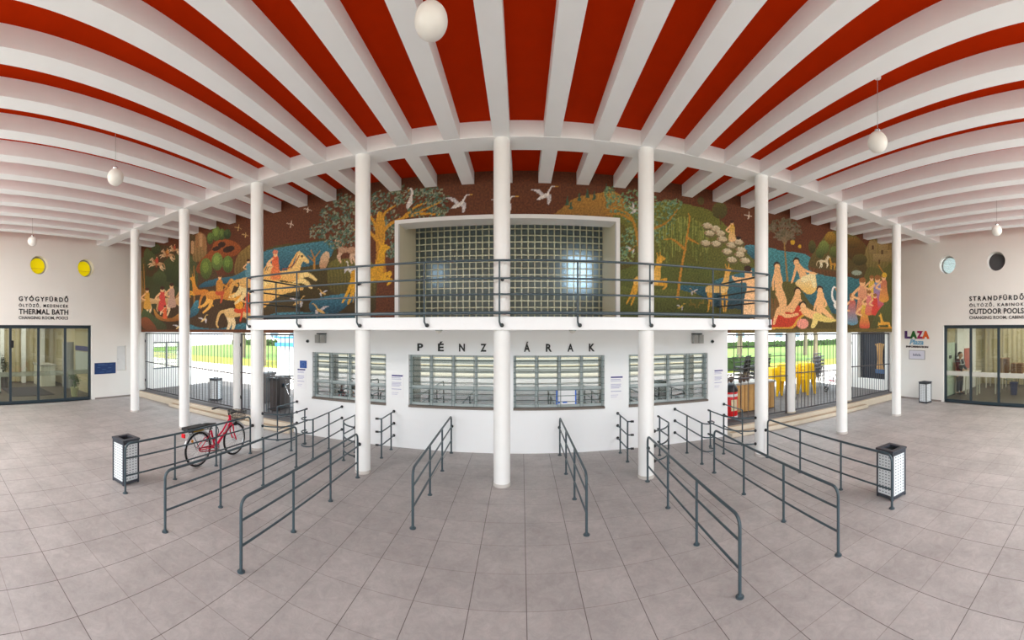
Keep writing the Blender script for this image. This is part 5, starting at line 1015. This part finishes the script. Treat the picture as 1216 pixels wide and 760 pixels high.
def shell_chair(label, m_, grp):
    t = thing('stacking_chair', label, 'chair', (0, 0, 0), group=grp); MB().box(-.22, .22, -.22, .2, .42, .45).build('seat', m_, t, bevel=.015)
    b = MB()
    for k in range(6): x = -.19+.38*k/5; b.tube([(x, .2, .45), (x*.95, .25, .7), (x*.9, .3, .86)], .014, 6)
    b.tube([(-.19, .3, .87), (.19, .3, .87)], .022).tube([(-.2, .255, .68), (.2, .255, .68)], .012); b.build('backrest', m_, t)
    for s in (-1, 1): MB().tube([(s*.2, -.2, .43), (s*.22, -.25, 0)], .015, 6).build('leg', m_, t); MB().tube([(s*.2, .18, .43), (s*.22, .27, 0)], .015, 6).build('leg', m_, t); MB().tube([(s*.23, -.17, .43), (s*.24, -.16, .63), (s*.23, .23, .66)], .014, 6).build('armrest', m_, t)
    return t
GC = mat('grey woven resin', (98, 98, 104), .7, vary=.15, scale=40)
for (m_, cn, spots) in ((BLACKP, 'black', ((8.55, 12.3, 3.5, 5, 'behind the wooden counter'), (9.15, 12.5, 3.3, 5, 'left of the grey chairs'), (7.95, 12.2, 3.6, 5, 'beside the fourth counter end'))), (GC, 'grey', ((11.25, 11.7, 3.0, 5, 'behind the yellow stools'), (11.8, 12.0, 2.9, 4, 'nearest the right wall')))):
    c0 = None
    for (x, y, rz, n, wh) in spots:
        for k in range(n):
            lb = '%s %s stacking chair of the stack %s' % (NTH[k], cn, wh)
            if c0 is None: c0 = shell_chair(lb, m_, 'stacked %s chairs' % cn); c0.location = (x, y, .2); c0.rotation_euler.z = rz
            else: again(c0, (x, y-.02*k, .2+k*.15), rz, lb)
t = thing('pushchair', 'pale folded pushchair behind the bars right of the yellow stools', 'pushchair', (0, 0, 0)); g = mat('pale pink grey frame', (196, 186, 190), .5)
b = MB()
for s in (-1, 1): b.tube([(s*.2, .3, .1), (s*.2, 0, .5), (s*.2, -.25, 1.0), (s*.2, -.36, 1.05)], .013, 6).tube([(s*.2, -.3, .1), (s*.2, 0, .5), (s*.2, .2, .62)], .013, 6)
b.tube([(-.2, -.36, 1.05), (.2, -.36, 1.05)], .015).build('frame', g, t); MB().add([(-.18, .2, .45), (.18, .2, .45), (.18, -.05, .38), (-.18, -.05, .38), (.18, -.22, .92), (-.18, -.22, .92)], [(0, 1, 2, 3), (3, 2, 4, 5)]).build('seat', mat('rose cloth', (176, 70, 90), .8), t)
for sx in (-1, 1):
    for sy in (-1, 1): MB().tube(arc((sy*.3, .09), .075, 0, 2*PI, 16, lambda a, b_: (sx*.21, a, b_))[:-1], .018, 6, True).build('wheel', RUBBER, t)
t.location = (11.2, 10.4, .2); t.rotation_euler.z = .7

# ------------------------------------------------------------------ outdoors
GND = mat('pale sunlit paving', (226, 216, 206), .8, vary=.06, scale=.6); GRASS = mat('lawn green', (104, 134, 48), .9, vary=.25, scale=2.5); DRY = mat('yellow green lawn', (150, 152, 44), .9, vary=.2, scale=2)
struct('ground', MB().box(-80, 80, 13, 90, -.2, .2), GND, 'pale sunlit paving of the park beyond the gates', 'ground')
struct('ground_forecourt', MB().box(-70, 70, -60, YF-.3, -.3, -.01).box(-70, XL-6.5, YF-.3, 13, -.3, -.02).box(XR+6.5, 70, YF-.3, 13, -.3, -.02), mat('forecourt paving', (150, 144, 132), .8, vary=.06, scale=.8), 'forecourt paving before the hall', 'ground')
for i, (y0, y1, c, lb) in enumerate(((-6.4, -5.2, (186, 176, 156), 'pale kerb strip'), (-9.2, -7.4, (84, 82, 78), 'grey road strip'), (-12.0, -10.4, (188, 168, 132), 'sandy strip'), (-17, -13.4, (76, 76, 72), 'grey road lane'), (-22, -19, (184, 164, 126), 'beige path'), (-34, -26, (104, 106, 100), 'far grey lane'))):
    struct('road_strip', MB().box(-60, 60, y0, y1, -.012, .0), mat('strip %d' % i, c, .8, vary=.05), lb+' of the forecourt', 'paving')
struct('wall_street', MB().box(-60, 60, -46, -45, -.3, 9), mat('street facade', (214, 200, 176), .8, vary=.05), 'pale facade across the street', 'wall')
struct('lawn', MB().box(-45, -7.5, 24, 46, .2, .24).box(9, 60, 22, 42, .2, .24), GRASS, 'lawn of the park beyond the gates', 'lawn')
struct('lawn_edge', MB().box(-45, -7.5, 19.5, 24, .2, .23).box(9, 60, 18.5, 22, .2, .23), DRY, 'yellowish lawn edge in the sun', 'lawn')
def tree(label, x, y, h, r, seed, z=.2):
    rnd = random.Random(seed); t = thing('tree', label, 'tree', (x, y, z), group='park trees beyond the gates'); tr = MB().tube([(x, y, z), (x+.1, y, z+h*.25), (x-.08, y+.1, z+h*.55)], [.24, .18, .11], 10)
    for k in range(4): a = k*1.6+seed; tr.tube([(x, y, z+h*.42), (x+r*.6*math.cos(a), y+r*.6*math.sin(a), z+h*.72)], [.09, .04], 6)
    tr.build('trunk', mat('grey bark', (138, 124, 104), .9, vary=.25, scale=5), t); b = MB()
    for k in range(8): leafy(b, (x+rnd.uniform(-.5, .5)*r, y+rnd.uniform(-.5, .5)*r, z+h*.72+rnd.uniform(-.25, .3)*r), r*.75, 150, .2, rnd)
    b.build('crown', mat('park foliage', (110, 138, 62), .8, vary=.3, scale=.6), t)
for i, (x, y, h, r, lb) in enumerate(((-22.5, 25, 7, 3, 'park tree behind the left terrace window'), (-16.2, 20, 7, 2.6, 'park tree behind the terrace bin'), (-13.5, 27, 8, 3, 'park tree behind the turnstiles'), (-19, 36, 8, 3.4, 'far park tree on the left lawn'), (12.6, 17.2, 7, 2.6, 'park tree behind the wooden counter'), (15.5, 24, 8, 3, 'park tree behind the black chairs'), (20.5, 21, 7, 3, 'park tree behind the grey chairs'), (25, 27, 8, 3.4, 'park tree beside the dark niche'))): tree(lb, x, y, h, r, i+2)
def hedge(label, x0, x1, y, h, seed):
    rnd = random.Random(seed); t = thing('hedge', label, 'hedge', ((x0+x1)/2, y, .2)); b = MB(); n = int((x1-x0)*26)
    for _ in range(n):
        p = Vector((rnd.uniform(x0, x1), y+rnd.uniform(-.5, .5), .2+h*rnd.uniform(.05, 1))); a = Vector((rnd.gauss(0, 1), rnd.gauss(0, 1), rnd.gauss(0, 1))).normalized(); e = a.orthogonal().normalized(); L = .22; b.add([p-a*L, p+e*L*.6, p+a*L, p-e*L*.6], [(0, 1, 2, 3)])
    b.build('foliage', mat('hedge green', (78, 104, 52), .8, vary=.25, scale=2), t); MB().box(x0, x1, y-.4, y+.4, .2, .2+h*.85).build('core', mat('hedge shade', (56, 78, 38), .9), t)
hedge('low clipped hedge at the far edge of the left lawn', -44, -9, 46.5, 1.0, 11); hedge('low clipped hedge at the far edge of the right lawn', 10, 58, 42.5, 1.0, 12); hedge('small dark hedge behind the wooden counter', 9.4, 13.5, 19.5, .9, 13)
t = thing('bath_house', 'pale bath house far behind the park', 'building', (0, 62, .2)); MB().box(-60, 60, 60, 66, .2, 7).build('wall', mat('bath house wall', (240, 236, 228), .8), t); b = MB()
for k in range(24): w = MB().box(-56+k*4.7, -54+k*4.7, 59.95, 60.05, 1.2, 3.2).build('window', mat('distant glass', (110, 130, 140), .3), t)
MB().box(-60.5, 60.5, 59.5, 66.5, 7, 7.3).build('roof', mat('grey roof', (150, 148, 144), .8), t)
for i, (x, y) in enumerate(((-11.9, 17.5), (-10.4, 19))):
    t = thing('blue_kiosk', ('blue and white kiosk behind the short wall railing, nearer', 'blue and white kiosk behind the left gates, farther')[i], 'kiosk', (x, y, .2)); MB().box(x-.8, x+.8, y-.5, y+.5, .2, 2.2).build('body', mat('kiosk white', (236, 240, 244), .6), t); MB().box(x-.9, x+.9, y-.6, y+.6, 1.75, 1.95).build('blue_stripe', mat('kiosk blue', (70, 150, 206), .5), t); MB().box(x-.95, x+.95, y-.65, y+.65, 2.2, 2.3).build('roof', mat('kiosk blue roof', (60, 134, 196), .5), t)

# ------------------------------------------------------------------ light
def area(name, loc, rot, sx, sy, power, col):
    l_ = bpy.data.lights.new(name, 'AREA'); l_.shape = 'RECTANGLE'; l_.size = sx; l_.size_y = sy; l_.energy = power; l_.color = col
    o = bpy.data.objects.new(name, l_); COL.objects.link(o); o.location = loc; o.rotation_euler = rot; return o
sun = bpy.data.lights.new('sun', 'SUN'); sun.energy = 3.2; sun.angle = math.radians(3); sun.color = (1, .96, .88); so = bpy.data.objects.new('sun', sun); COL.objects.link(so); so.rotation_euler = (math.radians(-26), math.radians(6), 0); so.rotation_euler = (math.radians(26), 0, math.radians(12))
for nm, x in (('lobby_light_left', (LX+XL)/2-.3), ('lobby_light_right', (RX+XR)/2+.3)): area(nm, (x, 3, 3.15), (0, 0, 0), 3.5, 5, 120, (1, .96, .88))
area('block_backlight', (1.5, 10.04, 4.15), (-PI/2, 0, 0), .62, .85, 16, (.8, .9, 1)); area('block_backlight', (-2.2, 10.06, 4.1), (-PI/2, 0, 0), .3, .5, 1.6, (.8, .9, 1))  # lamps added close behind the glass blocks to make their bright patches
area('stairwell_glow', (-.3, 11.8, 4.4), (-PI/2, 0, 0), 4, 1.6, 12, (1, .96, .85))
area('ticket_light', (-.3, 9.7, 2.43), (0, 0, 0), 8, 1, 60, (1, .95, .86))
for x in (-8.5, 8.5): area('hall_fill', (x, -.8, 5.85), (math.radians(30), 0, 0), 5, 1.6, 230, (1, .97, .94))  # added fill lamps out of view, brightening the floor towards both sides
cd = bpy.data.cameras.new('camera'); cam = bpy.data.objects.new('camera', cd); COL.objects.link(cam)
cd.type = 'PANO'; cd.panorama_type = 'CENTRAL_CYLINDRICAL'; cd.clip_end = 300
cd.central_cylindrical_range_u_min = -608/F; cd.central_cylindrical_range_u_max = 608/F
cd.central_cylindrical_range_v_min = -(760-YH)/F; cd.central_cylindrical_range_v_max = YH/F
cam.location = (0, 0, H); cam.rotation_euler = (PI/2, 0, 11/F)
bpy.context.scene.camera = cam
W = bpy.data.worlds.new('sky'); bpy.context.scene.world = W; W.use_nodes = True
W.node_tree.nodes['Background'].inputs[0].default_value = (.80, .91, 1, 1); W.node_tree.nodes['Background'].inputs[1].default_value = 2.0
bpy.context.scene.view_settings.view_transform = 'Standard'; bpy.context.scene.view_settings.exposure = .98
bpy.context.scene.cycles.use_denoising = True; bpy.context.scene.cycles.max_bounces = 12; bpy.context.scene.cycles.diffuse_bounces = 6
